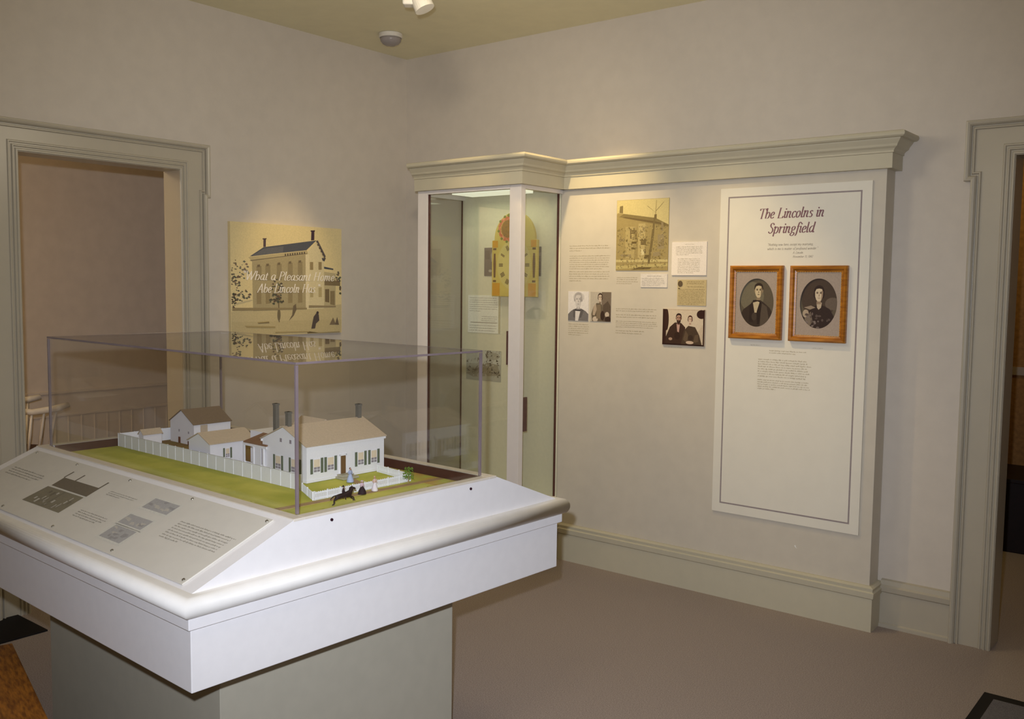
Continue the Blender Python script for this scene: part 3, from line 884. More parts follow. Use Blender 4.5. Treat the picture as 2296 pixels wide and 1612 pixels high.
HS.scale = (1.32, 1.2, 1.05)
skin_obj('body', [tuple(c * K for c in v) for v in hv], he, [r_ * K for r_ in hr], M_horse, HS)
obj('mane', B().path([(.014, 0, .037), (.017, 0, .044), (.021, 0, .048)], [.0012, .0026, .001], 6), M_horse, HS, smooth=True)
for s_ in (-1, 1):
    obj('ear', B().tube((.0215, s_ * .0014, .046), (.0215, s_ * .002, .0497), .0009, .0002, 6), M_horse, HS)
RD = thing('model_rider', 'model rider in a dark coat and hat on the galloping black horse', 'figurine', M(-.102, .236, ZB + .001), TY + PI / 2 - .15)
rv = [(-2, 0, 33), (-1.5, 0, 38), (-1, 0, 43.5), (-.8, 0, 46.5), (-.6, 0, 50), (2, 4.5, 32), (4, 6.5, 24), (2, 6.5, 17), (5, 6.8, 15.5), (2, -4.5, 32), (4, -6.5, 24), (2, -6.5, 17), (5, -6.8, 15.5),
      (0, 4, 43), (1, 5.5, 37.5), (8, 2.6, 36), (0, -4, 43), (1, -5.5, 37.5), (8, -2.6, 36)]
re_ = [(0, 1), (1, 2), (2, 3), (3, 4), (0, 5), (5, 6), (6, 7), (7, 8), (0, 9), (9, 10), (10, 11), (11, 12), (2, 13), (13, 14), (14, 15), (2, 16), (16, 17), (17, 18)]
rr_ = [3.6, 3.4, 3.6, 1.5, 2.2, 2.2, 1.7, 1.3, 1.1, 2.2, 1.7, 1.3, 1.1, 1.7, 1.4, .9, 1.7, 1.4, .9]
skin_obj('body', [tuple(c * K for c in v) for v in rv], re_, [r_ * K for r_ in rr_], mat('rider_coat', srgb(48, 30, 34), .7, .1), RD)
obj('face', B().ball((.0002, 0, .0502), .0022, .0020, .0026), skin, RD, smooth=True)
obj('hat', B().lathe([(.0044, .0518), (.0044, .0524), (.0024, .0526), (.0023, .0562), (.0, .0564)], (-.0006, 0, 0), 16), M_horse, RD)

# ================================================================== PARTITION AND CASE
XP0, XP1, YP = 1.365, 3.155, -.12
pt = thing('exhibit_partition', 'wide beige exhibit partition with cornice and base along the right wall', 'exhibit wall', (0, 0, 0))
obj('panel', B().box(XP0 - .003, XP1, YP, -.001, 0, 2.20), M_part, pt, bevel=.0015)
CP = [(-.02, 2.12), (.030, 2.12), (.030, 2.186), (.036, 2.188), (.036, 2.196), (.042, 2.204), (.054, 2.212), (.058, 2.222), (.066, 2.232), (.072, 2.240), (.074, 2.246), (.088, 2.247), (.096, 2.253), (.098, 2.262), (.094, 2.271), (.088, 2.274), (-.02, 2.274)]
cpath = [(XP0 - .002, YP), (XP1, YP), (XP1, -.001)]
obj('cornice', B().sweep(cpath, CP).box(XP0, XP1, YP + .005, -.001, 2.2, 2.272), M_corn, pt)
BP2 = [(-.01, 0), (.02, 0), (.02, .155), (.026, .160), (.029, .185), (.021, .190), (.024, .205), (.010, .213), (-.01, .213)]
obj('base_moulding', B().sweep([(XP0 + .02, YP), (XP1, YP), (XP1, -.001)], BP2), M_corn, pt)
def print_on_panel(name, label, cat, x0, x1, z0, z1, depth, board, shapes, group=None):
    o = art(name, x1 - x0, z1 - z0, depth, board, shapes, ((x0 + x1) / 2, YP - .0002, (z0 + z1) / 2))
    return tag(o, label, cat, group)
def text_on(par, rows, col, cx, cz, rng=1, hgt=.34):
    b_ = B()
    for (x0, x1, z0, z1, n, last) in rows:
        lines_of_text(b_, x0 - cx, x1 - cx, z0 - cz, z1 - cz, n, par, last, rng=random.Random(rng), hgt=hgt)
    return b_
# silk-screened text on the partition
tx = random.Random(4)
for (x0, x1, z0, z1, n, last) in ((1.425, 1.70, 1.772, 1.812, 3, .3), (1.425, 1.70, 1.672, 1.755, 7, .8), (1.425, 1.70, 1.604, 1.668, 5, .3), (1.742, 1.885, 1.592, 1.635, 4, .7),
                                  (1.425, 1.57, 1.300, 1.372, 6, .6), (1.742, 2.005, 1.444, 1.466, 2, .9), (1.742, 2.005, 1.410, 1.434, 2, .97), (1.742, 2.005, 1.357, 1.398, 4, .9), (1.742, 1.93, 1.322, 1.348, 2, .9), (2.045, 2.18, 1.262, 1.272, 1, .8)):
    b = B(); lines_of_text(b, x0, x1, z0, z1, n, YP, last, rng=tx, hgt=.36)
    obj('printed_text', b, ink((168, 156, 128)), pt)
b = B()
b.add([(2.79, YP - .0004, .335), (2.796, YP - .0004, .327), (2.806, YP - .0004, .322), (2.799, YP - .0004, .329), (2.797, YP - .0004, .338)], [(0, 1, 2, 3, 4)])
obj('paint_chip', b, ink((240, 238, 232)), pt)

# photograph of a brick house
S1 = (168, 150, 98); 
def px(x, y):   # crop pixels of the photograph of the house
    u = (x - 578) / 508
    return (u, 1 - (y - 75 - 0 * u) / 695)
sh_ = [((206, 190, 132), R(0, 1, .62, 1)),
       ((160, 142, 92), [px(578, 770), px(1086, 770), px(1086, 330), px(1050, 320), px(955, 290), px(650, 210), px(590, 200), px(578, 215)]),
       ((132, 116, 74), [px(600, 240), px(1080, 350), px(1086, 330), px(960, 262), px(650, 210)]),
       ((112, 94, 60), [px(640, 250), px(1055, 330), px(1055, 322), px(940, 292), px(660, 240)]),
       ((128, 112, 72), [px(605, 200), px(640, 205), px(640, 130), px(608, 135)]),
       ((120, 102, 66), [px(945, 270), px(970, 275), px(970, 225), px(948, 228)]),
       ((150, 134, 90), [px(955, 225), px(962, 225), px(968, 90), px(964, 90)]),
       ((150, 134, 90), [px(950, 200), px(955, 206), px(880, 140), px(878, 146)]),
       ((150, 134, 90), [px(962, 190), px(966, 196), px(1040, 110), px(1036, 108)]),
       ((176, 158, 106), R(.18, .36, .17, .62)), ((182, 164, 112), R(.43, .56, .16, .66))]
for x_, y_, w_, h_, c_ in ((.27, .52, .12, .05, 90), (.27, .45, .03, .14, 96), (.37, .44, .03, .13, 96), (.30, .38, .1, .03, 80), (.30, .30, .07, .03, 84), (.48, .36, .1, .09, 92), (.46, .42, .12, .02, 84),
                           (.51, .56, .03, .05, 118), (.06, .42, .1, .03, 110), (.08, .45, .02, .05, 112), (.86, .55, .04, .12, 124), (.80, .3, .12, .2, 130), (.86, .34, .06, .1, 116), (.55, .17, .12, .05, 84), (.53, .24, .05, .06, 100), (.1, .2, .2, .03, 128), (.72, .2, .14, .06, 128)):
    sh_.append(((c_ + 24, c_ + 8, c_ - 28), R(x_, x_ + w_, y_, y_ + h_)))
sh_ += [((214, 200, 150), R(.49, .55, .22, .30)), ((196, 180, 124), R(0, 1, .12, .155)), ((186, 170, 112), [(0, .02), (1, .06), (1, .10), (0, .07)]), ((112, 96, 60), [(.3, .01), (.66, .02), (.7, .05), (.45, .05)]), ((120, 104, 66), [(.62, .1), (.66, .1), (.73, .5), (.745, .74), (.72, .74)])]
tt = random.Random(8)
for i in range(300):
    x_, y_ = tt.uniform(.02, .97), tt.uniform(.03, .62)
    c_ = tt.choice((-24, -14, -8, 8, 14, 20))
    sh_.append(((150 + c_, 132 + c_, 84 + c_), [(x_, y_), (x_ + tt.uniform(.004, .03), y_ + tt.uniform(-.005, .005)), (x_ + tt.uniform(.004, .03), y_ + tt.uniform(.004, .03)), (x_ - .003, y_ + tt.uniform(.004, .02))]))
print_on_panel('house_photograph', 'large sepia photograph of an old house, top centre of the partition', 'photograph', 1.736, 2.057, 1.667, 2.045, .003, S1, sh_)

def document(name, label, x0, x1, z0, z1, board, inkc, rows, depth=.004, group=None, head=None):
    o = print_on_panel(name, label, 'document', x0, x1, z0, z1, depth, board, [], group)
    cx, cz = (x0 + x1) / 2, (z0 + z1) / 2
    b_ = B(); rg = random.Random(int(x0 * 1000))
    for (u0, u1, v0, v1, n, last) in rows:
        lines_of_text(b_, x0 + (x1 - x0) * u0 - cx, x0 + (x1 - x0) * u1 - cx, z0 + (z1 - z0) * v0 - cz, z0 + (z1 - z0) * v1 - cz, n, -depth, last, rng=rg, hgt=.5)
    obj('printed_text', b_, ink(inkc), o)
    return o
document('printed_notice', 'white printed notice of two paragraphs right of the house photograph', 2.081, 2.281, 1.643, 1.814, (236, 226, 214), (190, 180, 160), ((.38, .66, .91, .95, 1, 1), (.12, .9, .6, .88, 6, .5), (.18, .86, .05, .52, 9, .7)), .006)
document('small_clipping', 'small pale printed slip just below the house photograph', 1.895, 2.056, 1.579, 1.650, (222, 214, 204), (180, 172, 160), ((.25, .8, .78, .9, 1, 1), (.05, .95, .1, .72, 5, .8)), .004)
o = document('newspaper_clipping', 'tan newspaper clipping with a tiny portrait above the couple photograph', 2.117, 2.283, 1.487, 1.620, (192, 174, 130), (156, 138, 96), ((.32, .98, .82, .96, 2, .9), (.35, .95, .7, .76, 1, 1), (.04, .96, .03, .66, 10, .8)), .003)
b = B()
for c_, pts in (((96, 80, 60), E(.10, .84, .085, .12)), ):
    b.add([((u - .5) * .166, -.0042, (v - .5) * .133) for u, v in pts], [tuple(range(len(pts)))])
b.add([((u - .5) * .166, -.0042, (v - .5) * .133) for u, v in R(.03, .09, .64, .68)], [(0, 1, 2, 3)])
obj('tiny_portrait', b, ink((98, 82, 60)), o)

def face_shapes(cx, cy, s, skin_c, shade, hair, beard=None, fem=False, ax=1.0):
    """small portrait head in unit coordinates; s = half height, ax = picture height / width"""
    if fem:
        o_ = [(hair, E(cx, cy + s * .3, s * .66, s * .78)), (hair, E(cx - s * .42, cy - s * .02, s * .26, s * .5)), (hair, E(cx + s * .42, cy - s * .02, s * .26, s * .5))]
    else:
        o_ = [(hair, E(cx, cy + s * .5, s * .6, s * .55)), (hair, E(cx - s * .46, cy + s * .28, s * .16, s * .36)), (hair, E(cx + s * .46, cy + s * .28, s * .16, s * .36)),
              (shade, E(cx - s * .56, cy, s * .09, s * .2)), (shade, E(cx + s * .56, cy, s * .09, s * .2))]
    o_ += [(shade, [(cx - s * .24, cy - s * .6), (cx + s * .24, cy - s * .6), (cx + s * .28, cy - s * 1.2), (cx - s * .28, cy - s * 1.2)]),
           (skin_c, [(cx - s * .5, cy + s * .3), (cx - s * .47, cy - s * .3), (cx - s * .33, cy - s * .66), (cx - s * .13, cy - s * .87), (cx + s * .13, cy - s * .87), (cx + s * .33, cy - s * .66), (cx + s * .47, cy - s * .3), (cx + s * .5, cy + s * .3), (cx + s * .34, cy + s * .62), (cx, cy + s * .7), (cx - s * .34, cy + s * .62)]),
           (shade, [(cx + s * .3, cy + s * .4), (cx + s * .28, cy - s * .66), (cx + s * .33, cy - s * .66), (cx + s * .47, cy - s * .3), (cx + s * .5, cy + s * .3), (cx + s * .4, cy + s * .5)]),
           (shade, E(cx - s * .22, cy + s * .14, s * .15, s * .09)), (shade, E(cx + s * .22, cy + s * .14, s * .15, s * .09)),
           (hair, E(cx - s * .22, cy + s * .25, s * .15, s * .035)), (hair, E(cx + s * .22, cy + s * .25, s * .15, s * .035)),
           (hair, E(cx - s * .22, cy + s * .12, s * .07, s * .045)), (hair, E(cx + s * .22, cy + s * .12, s * .07, s * .045)),
           (shade, [(cx, cy + s * .1), (cx + s * .1, cy - s * .24), (cx - s * .07, cy - s * .27)]),
           (hair if not fem else shade, E(cx, cy - s * .46, s * .16, s * .04))]
    if beard:
        o_.append((beard, [(cx - s * .48, cy - s * .1), (cx - s * .4, cy - s * .7), (cx, cy - s * 1.15), (cx + s * .4, cy - s * .7), (cx + s * .48, cy - s * .1), (cx + s * .25, cy - s * .36), (cx, cy - s * .32), (cx - s * .25, cy - s * .36)]))
        o_.append((shade, E(cx, cy - s * .5, s * .16, s * .05)))
    return [(c_, [(cx + (x_ - cx) * ax, y_) for x_, y_ in p_]) for c_, p_ in o_]
# older man, white background
W1 = (222, 216, 212)
sh_ = [((200, 194, 190), E(.52, .8, .27, .17)), ((116, 112, 112), [(0, 0), (1, 0), (1, .24), (.86, .34), (.62, .42), (.4, .42), (.16, .34), (0, .22)]),
       ((96, 92, 92), [(.24, .38), (.42, .42), (.34, .1), (.26, .12)]), ((96, 92, 92), [(.64, .42), (.78, .37), (.66, .12), (.56, .1)]), ((214, 208, 204), [(.36, .38), (.62, .38), (.5, 0), (.36, 0)]), ((70, 66, 68), [(.3, .39), (.64, .38), (.6, .33), (.34, .34)])]
sh_ += face_shapes(.5, .7, .26, (206, 200, 196), (158, 152, 150), (170, 164, 162), (200, 195, 192), ax=1.19)
print_on_panel('man_photograph', 'black and white photograph of an old bearded man on a white ground', 'photograph', 1.423, 1.562, 1.385, 1.551, .003, W1, sh_)
# woman seated
sh_ = [((120, 106, 92), R(.55, 1, 0, 1)), ((92, 78, 66), [(.6, 0), (1, 0), (1, .5), (.85, .7), (.62, .55)]), ((104, 92, 76), [(.1, 0), (.62, 0), (.6, .5), (.5, .62), (.3, .62), (.16, .5), (.06, .25)]),
       ((176, 158, 138), [(.16, .5), (.28, .6), (.32, .4), (.22, .2), (.12, .22)]), ((196, 180, 162), E(.25, .08, .13, .09)), ((196, 180, 162), E(.82, .24, .1, .09)), ((128, 112, 92), [(.32, .56), (.5, .58), (.55, .1), (.3, .1)]), ((60, 44, 36), E(.6, .2, .1, .16)), ((60, 44, 36), E(.86, .08, .14, .1))]
sh_ += face_shapes(.48, .8, .15, (206, 188, 168), (140, 120, 102), (70, 54, 44), fem=True, ax=1.2)
print_on_panel('woman_photograph', 'brownish photograph of a seated woman beside the old man photograph', 'photograph', 1.574, 1.710, 1.386, 1.550, .003, (186, 176, 160), sh_)
# couple
DK = (52, 28, 22)
sh_ = [((206, 190, 166), [(.15, .4), (.85, .4), (.96, .6), (.9, .96), (.12, .97), (.1, .7)]), (DK, R(0, .09, 0, 1)), (DK, E(.92, .87, .11, .12)), (DK, R(.965, 1, 0, 1)), ((60, 36, 28), E(.1, .7, .05, .3)),
       ((62, 42, 32), [(.06, 0), (.5, 0), (.55, .5), (.45, .62), (.3, .63), (.18, .5), (.08, .2)]), ((74, 58, 44), [(.45, 0), (.95, 0), (.88, .3), (.78, .52), (.62, .55), (.52, .42)]),
       ((186, 150, 138), [(.34, .6), (.42, .58), (.4, .36), (.36, .38)]), ((96, 78, 60), [(.56, .42), (.62, .3), (.6, .08), (.5, .16)]), ((96, 78, 60), [(.86, .32), (.78, .3), (.74, .08), (.86, .12)]),
       ((40, 18, 16), R(0, 1, 0, .04)), ((196, 172, 150), E(.66, .09, .09, .045)), ((170, 140, 118), E(.2, .17, .045, .04)), ((52, 34, 26), E(.36, .26, .07, .1)), ((60, 44, 34), E(.68, .22, .06, .08))]
sh_ += face_shapes(.39, .74, .14, (176, 140, 118), (110, 76, 62), (46, 26, 22), (50, 30, 24), ax=.78)
sh_ += face_shapes(.66, .72, .11, (210, 186, 162), (170, 134, 114), (74, 40, 34), fem=True, ax=.78)
o = print_on_panel('couple_photograph', 'dark brown photograph of a seated couple, lower right of the partition prints', 'photograph', 2.037, 2.282, 1.279, 1.467, .008, (196, 178, 154), sh_)

# white title panel
tp = thing('title_panel', 'tall white title panel with ruled border on the right of the partition', 'wall panel', (2.725, YP, 0))
Y0 = -.010
obj('board', B().box(2.3515 - 2.725, 3.0975 - 2.725, Y0, -.0002, .441, 2.0725), mat('title_board', srgb(228, 222, 206), .5, .012, 12), tp, bevel=.001)
def ruled(b_, x0, x1, z0, z1, t_, y):
    b_.box(x0, x1, y - .0006, y, z1 - t_, z1).box(x0, x1, y - .0006, y, z0, z0 + t_).box(x0, x0 + t_, y - .0006, y, z0 + t_, z1 - t_).box(x1 - t_, x1, y - .0006, y, z0 + t_, z1 - t_)
b = B(); ruled(b, -.331, .328, .487, 2.031, .007, Y0)
obj('border_line', b, ink((152, 140, 138)), tp)
b = B()
letters(b, 'The Lincolns in', 2.556 - 2.725, 1.918, Y0, .048, .322, 10, 3.2)
letters(b, 'Springfield', 2.606 - 2.725, 1.846, Y0, .048, .228, 10, 3.2)
obj('title_lettering', b, ink((128, 92, 98)), tp)
b = B()
letters(b, '"Nothing new here, except my marrying,', 2.606 - 2.725, 1.786, Y0, .0115, .228, 9, 4)
letters(b, 'which to me is matter of profound wonder."', 2.606 - 2.725, 1.766, Y0, .0115, .25, 9, 4)
letters(b, 'A. Lincoln', 2.735 - 2.725, 1.747, Y0, .0105, .05, 9, 4)
letters(b, 'November 11, 1842', 2.735 - 2.725, 1.728, Y0, .0105, .098, 9, 4)
obj('quotation_lettering', b, ink((160, 148, 128)), tp)
tx = random.Random(9)
for (x0, x1, z0, z1, n, last) in ((2.535, 2.59, 1.298, 1.305, 1, 1), (2.85, 2.90, 1.298, 1.305, 1, 1), (2.634, 2.825, 1.262, 1.284, 2, .7), (2.578, 2.848, 1.145, 1.24, 8, .9), (2.578, 2.848, 1.084, 1.138, 5, .35)):
    b = B(); lines_of_text(b, x0 - 2.725, x1 - 2.725, z0, z1, n, Y0, last, rng=tx, hgt=.42)
    obj('paragraph_text', b, ink((184, 172, 146)), tp)

# framed oval portraits
def framed(x0, x1, z0, z1, label, shapes, oval):
    cx, cz = (x0 + x1) / 2, (z0 + z1) / 2
    W_, H_ = x1 - x0, z1 - z0
    t_ = thing('framed_portrait', label, 'framed portrait', (cx, YP + Y0 - .0004, cz), 0, 'framed oval portraits on the title panel')
    fw = .030
    # mitred moulding: four lengths
    prof = [(0, 0), (0, -.020), (.006, -.026), (.016, -.024), (.022, -.015), (fw, -.012), (fw, 0)]
    b_ = B()
    cs = [(-W_ / 2, -H_ / 2), (W_ / 2, -H_ / 2), (W_ / 2, H_ / 2), (-W_ / 2, H_ / 2)]
    vs = []
    for (ux, uz) in cs:
        for o_, y_ in prof:
            vs.append((ux - math.copysign(o_, ux), y_, uz - math.copysign(o_, uz)))
    k = len(prof); fs = []
    for i in range(4):
        a, c = i * k, ((i + 1) % 4) * k
        fs += [(a + j, c + j, c + (j + 1) % k, a + (j + 1) % k) for j in range(k)]
    b_.add(vs, fs)
    obj('frame', b_, M_oak, t_)
    ox, oz, rx, rz = oval
    def ringpts(m_, rx_, rz_, y_):
        return [(ox + rx_ * math.cos(2 * PI * i / m_), y_, oz + rz_ * math.sin(2 * PI * i / m_)) for i in range(m_)]
    # mat with oval hole
    m_ = 64
    ins = ringpts(m_, rx, rz, -.009)
    outs = []
    iw, ih = W_ / 2 - fw + .002, H_ / 2 - fw + .002
    for i in range(m_):
        c_, s_ = math.cos(2 * PI * i / m_), math.sin(2 * PI * i / m_)
        f_ = min(iw / abs(c_) if abs(c_) > 1e-6 else 9, ih / abs(s_) if abs(s_) > 1e-6 else 9)
        outs.append((f_ * c_, -.009, f_ * s_))
    b_ = B().add(ins + outs, [(i, (i + 1) % m_, (i + 1) % m_ + m_, i + m_) for i in range(m_)])
    ins2 = ringpts(m_, rx, rz, -.006)
    b_.add(ins + ins2, [(i, (i + 1) % m_, (i + 1) % m_ + m_, i + m_) for i in range(m_)], 1)
    for sx in (-1, 1):
        for sz in (-1, 1):
            c1 = (sx * iw, -.009, sz * ih)
            near = sorted(outs, key=lambda p: (p[0] - c1[0]) ** 2 + (p[2] - c1[2]) ** 2)[:2]
            b_.add([c1, near[0], near[1]], [(0, 1, 2)])
    obj('mat_board', b_, [ink((166, 150, 136)), ink((214, 198, 176))], t_)
    o = art('picture', (rx + .004) * 2, (rz + .004) * 2, .002, (92, 82, 66), shapes, (ox, -.0005, oz), 0, t_)
    b_ = B(); rb = random.Random(2)
    nb = 26
    for sx in (-1, 1):
        for i in range(nb):
            z_ = -H_ / 2 + fw + (H_ - 2 * fw) * (i + .5) / nb
            b_.ball((sx * (W_ / 2 - fw), -.0125, z_), .0016, .0016, .004, 6)
    for sz in (-1, 1):
        for i in range(18):
            x_ = -W_ / 2 + fw + (W_ - 2 * fw) * (i + .5) / 18
            b_.ball((x_, -.0125, sz * (H_ / 2 - fw)), .004, .0016, .0016, 6)
    bo = obj('beading', b_, mat('gilt_bead', srgb(206, 160, 84), .4, .1), t_)
    return t_
# sitter 1: man in dark suit
sp = [((112, 104, 84), E(.35, .62, .34, .3)), ((58, 46, 38), [(.0, 0), (1, 0), (1, .22), (.86, .4), (.7, .5), (.6, .55), (.44, .55), (.3, .46), (.12, .36), (0, .2)]),
      ((84, 72, 60), [(.62, .5), (.78, .42), (.86, .1), (.6, .02)]), ((190, 174, 142), [(.38, .5), (.58, .54), (.52, .3), (.4, .3)]), ((40, 28, 24), [(.38, .55), (.6, .56), (.58, .51), (.5, .53), (.4, .5)]),
      ((48, 36, 30), [(.3, .45), (.38, .53), (.44, .3), (.4, .1), (.28, .12)]), ((70, 58, 48), E(.43, .22, .07, .08)), ((44, 32, 26), [(.5, .32), (.58, .52), (.64, .5), (.58, .08), (.52, .06)])]
sp += face_shapes(.54, .735, .155, (200, 182, 146), (138, 120, 94), (52, 40, 32), ax=1.3)
framed(2.4235, 2.6965, 1.331, 1.6905, 'left oak-framed oval portrait: clean-shaven man in a dark suit and bow tie', sp, (.003, -.001, .0885, .118))
sp = [((74, 60, 50), E(.5, .6, .45, .4)), ((104, 90, 78), E(.86, .5, .2, .12)), ((52, 38, 34), [(.04, 0), (.96, 0), (.94, .2), (.78, .4), (.62, .46), (.42, .46), (.26, .36), (.1, .3)]),
      ((150, 132, 112), [(.12, .42), (.3, .46), (.42, .42), (.28, .38)]), ((170, 152, 130), E(.17, .30, .08, .08)), ((120, 106, 92), [(.14, .2), (.3, .34), (.36, .14), (.24, .02)])]
tt = random.Random(12)
for i in range(26):
    x_, y_ = tt.uniform(.18, .8), tt.uniform(.02, .38)
    c_ = tt.choice((-14, 18, 34, 52))
    sp.append(((72 + c_, 58 + c_, 52 + c_), E(x_, y_, tt.uniform(.015, .05), tt.uniform(.01, .035), n=8)))
sp += [((186, 168, 144), [(.44, .52), (.58, .52), (.56, .42), (.5, .38), (.46, .42)])]
sp += face_shapes(.5, .68, .16, (206, 188, 160), (150, 128, 106), (50, 36, 32), fem=True, ax=1.3)
framed(2.734, 3.007, 1.331, 1.6895, 'right oak-framed oval portrait: woman in a dark patterned dress and shawl', sp, (.001, .0015, .089, .1175))

# ---------------- glass display case
XC0, XC1, YC = .60, 1.37, -.50
gc = thing('glass_display_case', 'tall white-framed glass display case with cornice in the room corner', 'display case', (0, 0, 0))
obj('back_board', B().box(XC0, XC1 - .012, -.12, -.002, 0, 2.2), M_caseback, gc)
obj('base_cabinet', B().box(XC0, XC1, YC, -.12, 0, .34), M_part, gc, bevel=.002)
obj('base_moulding', B().sweep([(XC0, YC), (XC1, YC), (XC1, YP)], BP2), M_corn, gc)
obj('floor_deck', B().box(XC0 + .01, XC1 - .012, YC + .012, -.12, .34, .36), M_caseback, gc)
obj('post', B().box(XC0, .676, YC, YC + .03, .34, 2.12), M_casew, gc, bevel=.0015)
obj('post', B().box(1.292, XC1, YC, YC + .04, .34, 2.12), M_casew, gc, bevel=.0015)
obj('top_rail', B().box(.676, 1.292, YC, YC + .03, 2.100, 2.12).box(XC1 - .03, XC1, YC + .04, -.12, 2.100, 2.12).box(XC0, XC0 + .03, YC + .03, -.12, 2.095, 2.12), M_casew, gc)
obj('bottom_rail', B().box(.676, 1.292, YC, YC + .03, .34, .37).box(XC1 - .03, XC1, YC + .04, -.12, .34, .352), M_casew, gc)
obj('ceiling_board', B().box(XC0, XC1, YC, -.12, 2.12, 2.2), M_casew, gc)
obj('lamp_diffuser', B().box(.76, 1.22, -.38, -.2, 2.104, 2.119), mat('lamp_diffuser', srgb(240, 245, 220), .5, .01, emit=((1, 1, .8), .6)), gc)
obj('cornice', B().sweep([(XC0, YC), (XC1, YC), (XC1, YP)], CP).box(XC0, XC1, YC + .004, -.002, 2.2, 2.272), M_corn, gc)
obj('front_glass', B().box(.678, 1.290, YC + .014, YC + .019, .37, 2.1), M_cglass, gc)
obj('side_glass', B().box(XC1 - .030, XC1 - .025, YC + .045, -.128, .352, 2.1), M_cglass, gc)
obj('side_glass', B().box(XC0 + .008, XC0 + .013, YC + .032, -.128, .36, 2.095), M_cglass, gc)
obj('glass_strip', B().box(.676, .681, YC + .009, YC + .024, .37, 2.1), M_strip, gc)
obj('glass_strip', B().box(XC0 + .008, XC0 + .014, -.128, -.120, .36, 2.095), M_strip, gc)
obj('glass_strip', B().box(XC1 - .032, XC1 - .022, -.1285, -.120, .352, 2.1), M_strip, gc)
for x, y, z0_, z1_ in ((1.281, -.4955, 1.145, 1.33),):
    obj('latch_bar', B().box(x - .006, x + .004, y, y + .012, z0_, z1_), mat('brown_metal', srgb(98, 70, 62), .4, .1), gc, bevel=.001)
obj('latch_bar', B().box(XC1 - .0245, XC1 - .016, -.456, -.402, .775, .965), mat('brown_metal', srgb(98, 70, 62), .4, .1), gc, bevel=.001)

# painted clock dial
ck = thing('painted_clock_dial', 'yellow arched antique clock dial painted with a flower wreath inside the glass case', 'clock', (1.099, -.197, 1.515))
Wd, Hd = .335, .325
outline = [(-Wd / 2, 0), (Wd / 2, 0), (Wd / 2, Hd), (Wd / 2 - .018, Hd + .004)] + [((Wd / 2 - .018) * math.cos(math.radians(a)), Hd + .008 + .155 * math.sin(math.radians(a))) for a in range(6, 178, 6)] + [(-Wd / 2 + .018, Hd + .004), (-Wd / 2, Hd)]
obj('dial_plate', B().prism(outline, 'y', -.018, 0), mat('dial_yellow', srgb(206, 186, 94), .45, .05, 20), ck, bevel=.0015)
def dshape(name, lst, m, y):
    b_ = B()
    for k_, pts in enumerate(lst):
        b_.add([(u, y - k_ * .000004, v) for u, v in pts], [tuple(range(len(pts)))])
    return obj(name, b_, m, ck)
dshape('chapter_ring', [E(0, .183, .127, .146, n=48)], mat('dial_cream', srgb(208, 194, 118), .45, .04, 20), -.0184)
for q_ in (R(-.162, -.122, .285, .325), R(.122, .162, .285, .325), R(-.162, -.105, 0.004, .078), R(.105, .162, .004, .078)):
    dshape('corner_block', [q_], mat('dial_ochre', srgb(206, 148, 8), .45, .05), -.0187)
cols = []
for s_ in (-1, 1):
    cols += [R(s_ * .146 - .012, s_ * .146 + .012, .083, .095), R(s_ * .146 - .012, s_ * .146 + .012, .27, .282), [(s_ * .146 - .007, .11), (s_ * .146 + .007, .11), (s_ * .146 + .010, .19), (s_ * .146 + .007, .25), (s_ * .146 - .007, .25), (s_ * .146 - .010, .19)]]
for q_ in (cols[:3], cols[3:]):
    dshape('painted_column', q_, mat('dial_brown', srgb(96, 66, 34), .5, .1), -.0189)
nums = []
for i in range(12):
    a = math.radians(90 - 30 * (i + 1)); n_ = (1, 2, 3, 3, 2, 3, 4, 5, 3, 2, 3, 4)[i]
    for k in range(min(n_, 4)):
        o_ = (k - (min(n_, 4) - 1) / 2) * .0065
        cx_, cz_ = .098 * math.cos(a) - o_ * math.sin(a), .183 + .112 * math.sin(a) + o_ * math.cos(a)
        d_, n2 = (math.cos(a), math.sin(a)), (-math.sin(a), math.cos(a))
        nums.append([(cx_ + d_[0] * t1 + n2[0] * t2, cz_ + d_[1] * t1 + n2[1] * t2) for t1, t2 in ((-.015, -.0022), (.015, -.0022), (.015, .0022), (-.015, .0022))])
dshape('numerals', nums, mat('dial_numeral', srgb(96, 80, 44), .5, .1), -.0190)
b = B(); b.add([(0, -.0198, .18), (-.004, -.0198, .19), (-.035, -.0198, .235), (.002, -.0198, .188)], [(0, 1, 2, 3)]); b.add([(0, -.0199, .18), (.06, -.0199, .12), (.003, -.0199, .188)], [(0, 1, 2)])
b.tube((0, -.018, .183), (0, -.022, .183), .006, seg=12)
obj('hands', b, mat('dial_brown', srgb(96, 66, 34), .5, .1), ck)
wr = []; rg = random.Random(5)
for i in range(22):
    a = 2 * PI * i / 22
    wr.append(E(-.048 + .062 * math.cos(a), .392 + .062 * math.sin(a), .012, .012, n=10))
dshape('flower_wreath', wr, mat('wreath_red', srgb(190, 84, 48), .5, .2, 90, c2=srgb(214, 150, 110)), -.0191)
dshape('wreath_leaves', [E(-.048 + .070 * math.cos(a), .392 + .074 * math.sin(a), .010, .008, n=8) for a in (1.2, 1.9, 2.5, 3.3, 4.0, 4.6, 5.4, .4)] + [E(-.02, .470, .035, .012, n=16)], mat('wreath_green', srgb(112, 122, 40), .5, .2), -.0193)
dshape('wreath_centre', [E(-.046, .391, .05, .052)], mat('wreath_olive', srgb(150, 108, 40), .5, .1, 60, c2=srgb(120, 92, 44)), -.0189)
obj('mounting_bracket', B().box(-.08, .08, 0, .070, .10, .14).box(-.08, .08, 0, .070, .26, .30), M_caseback, ck)
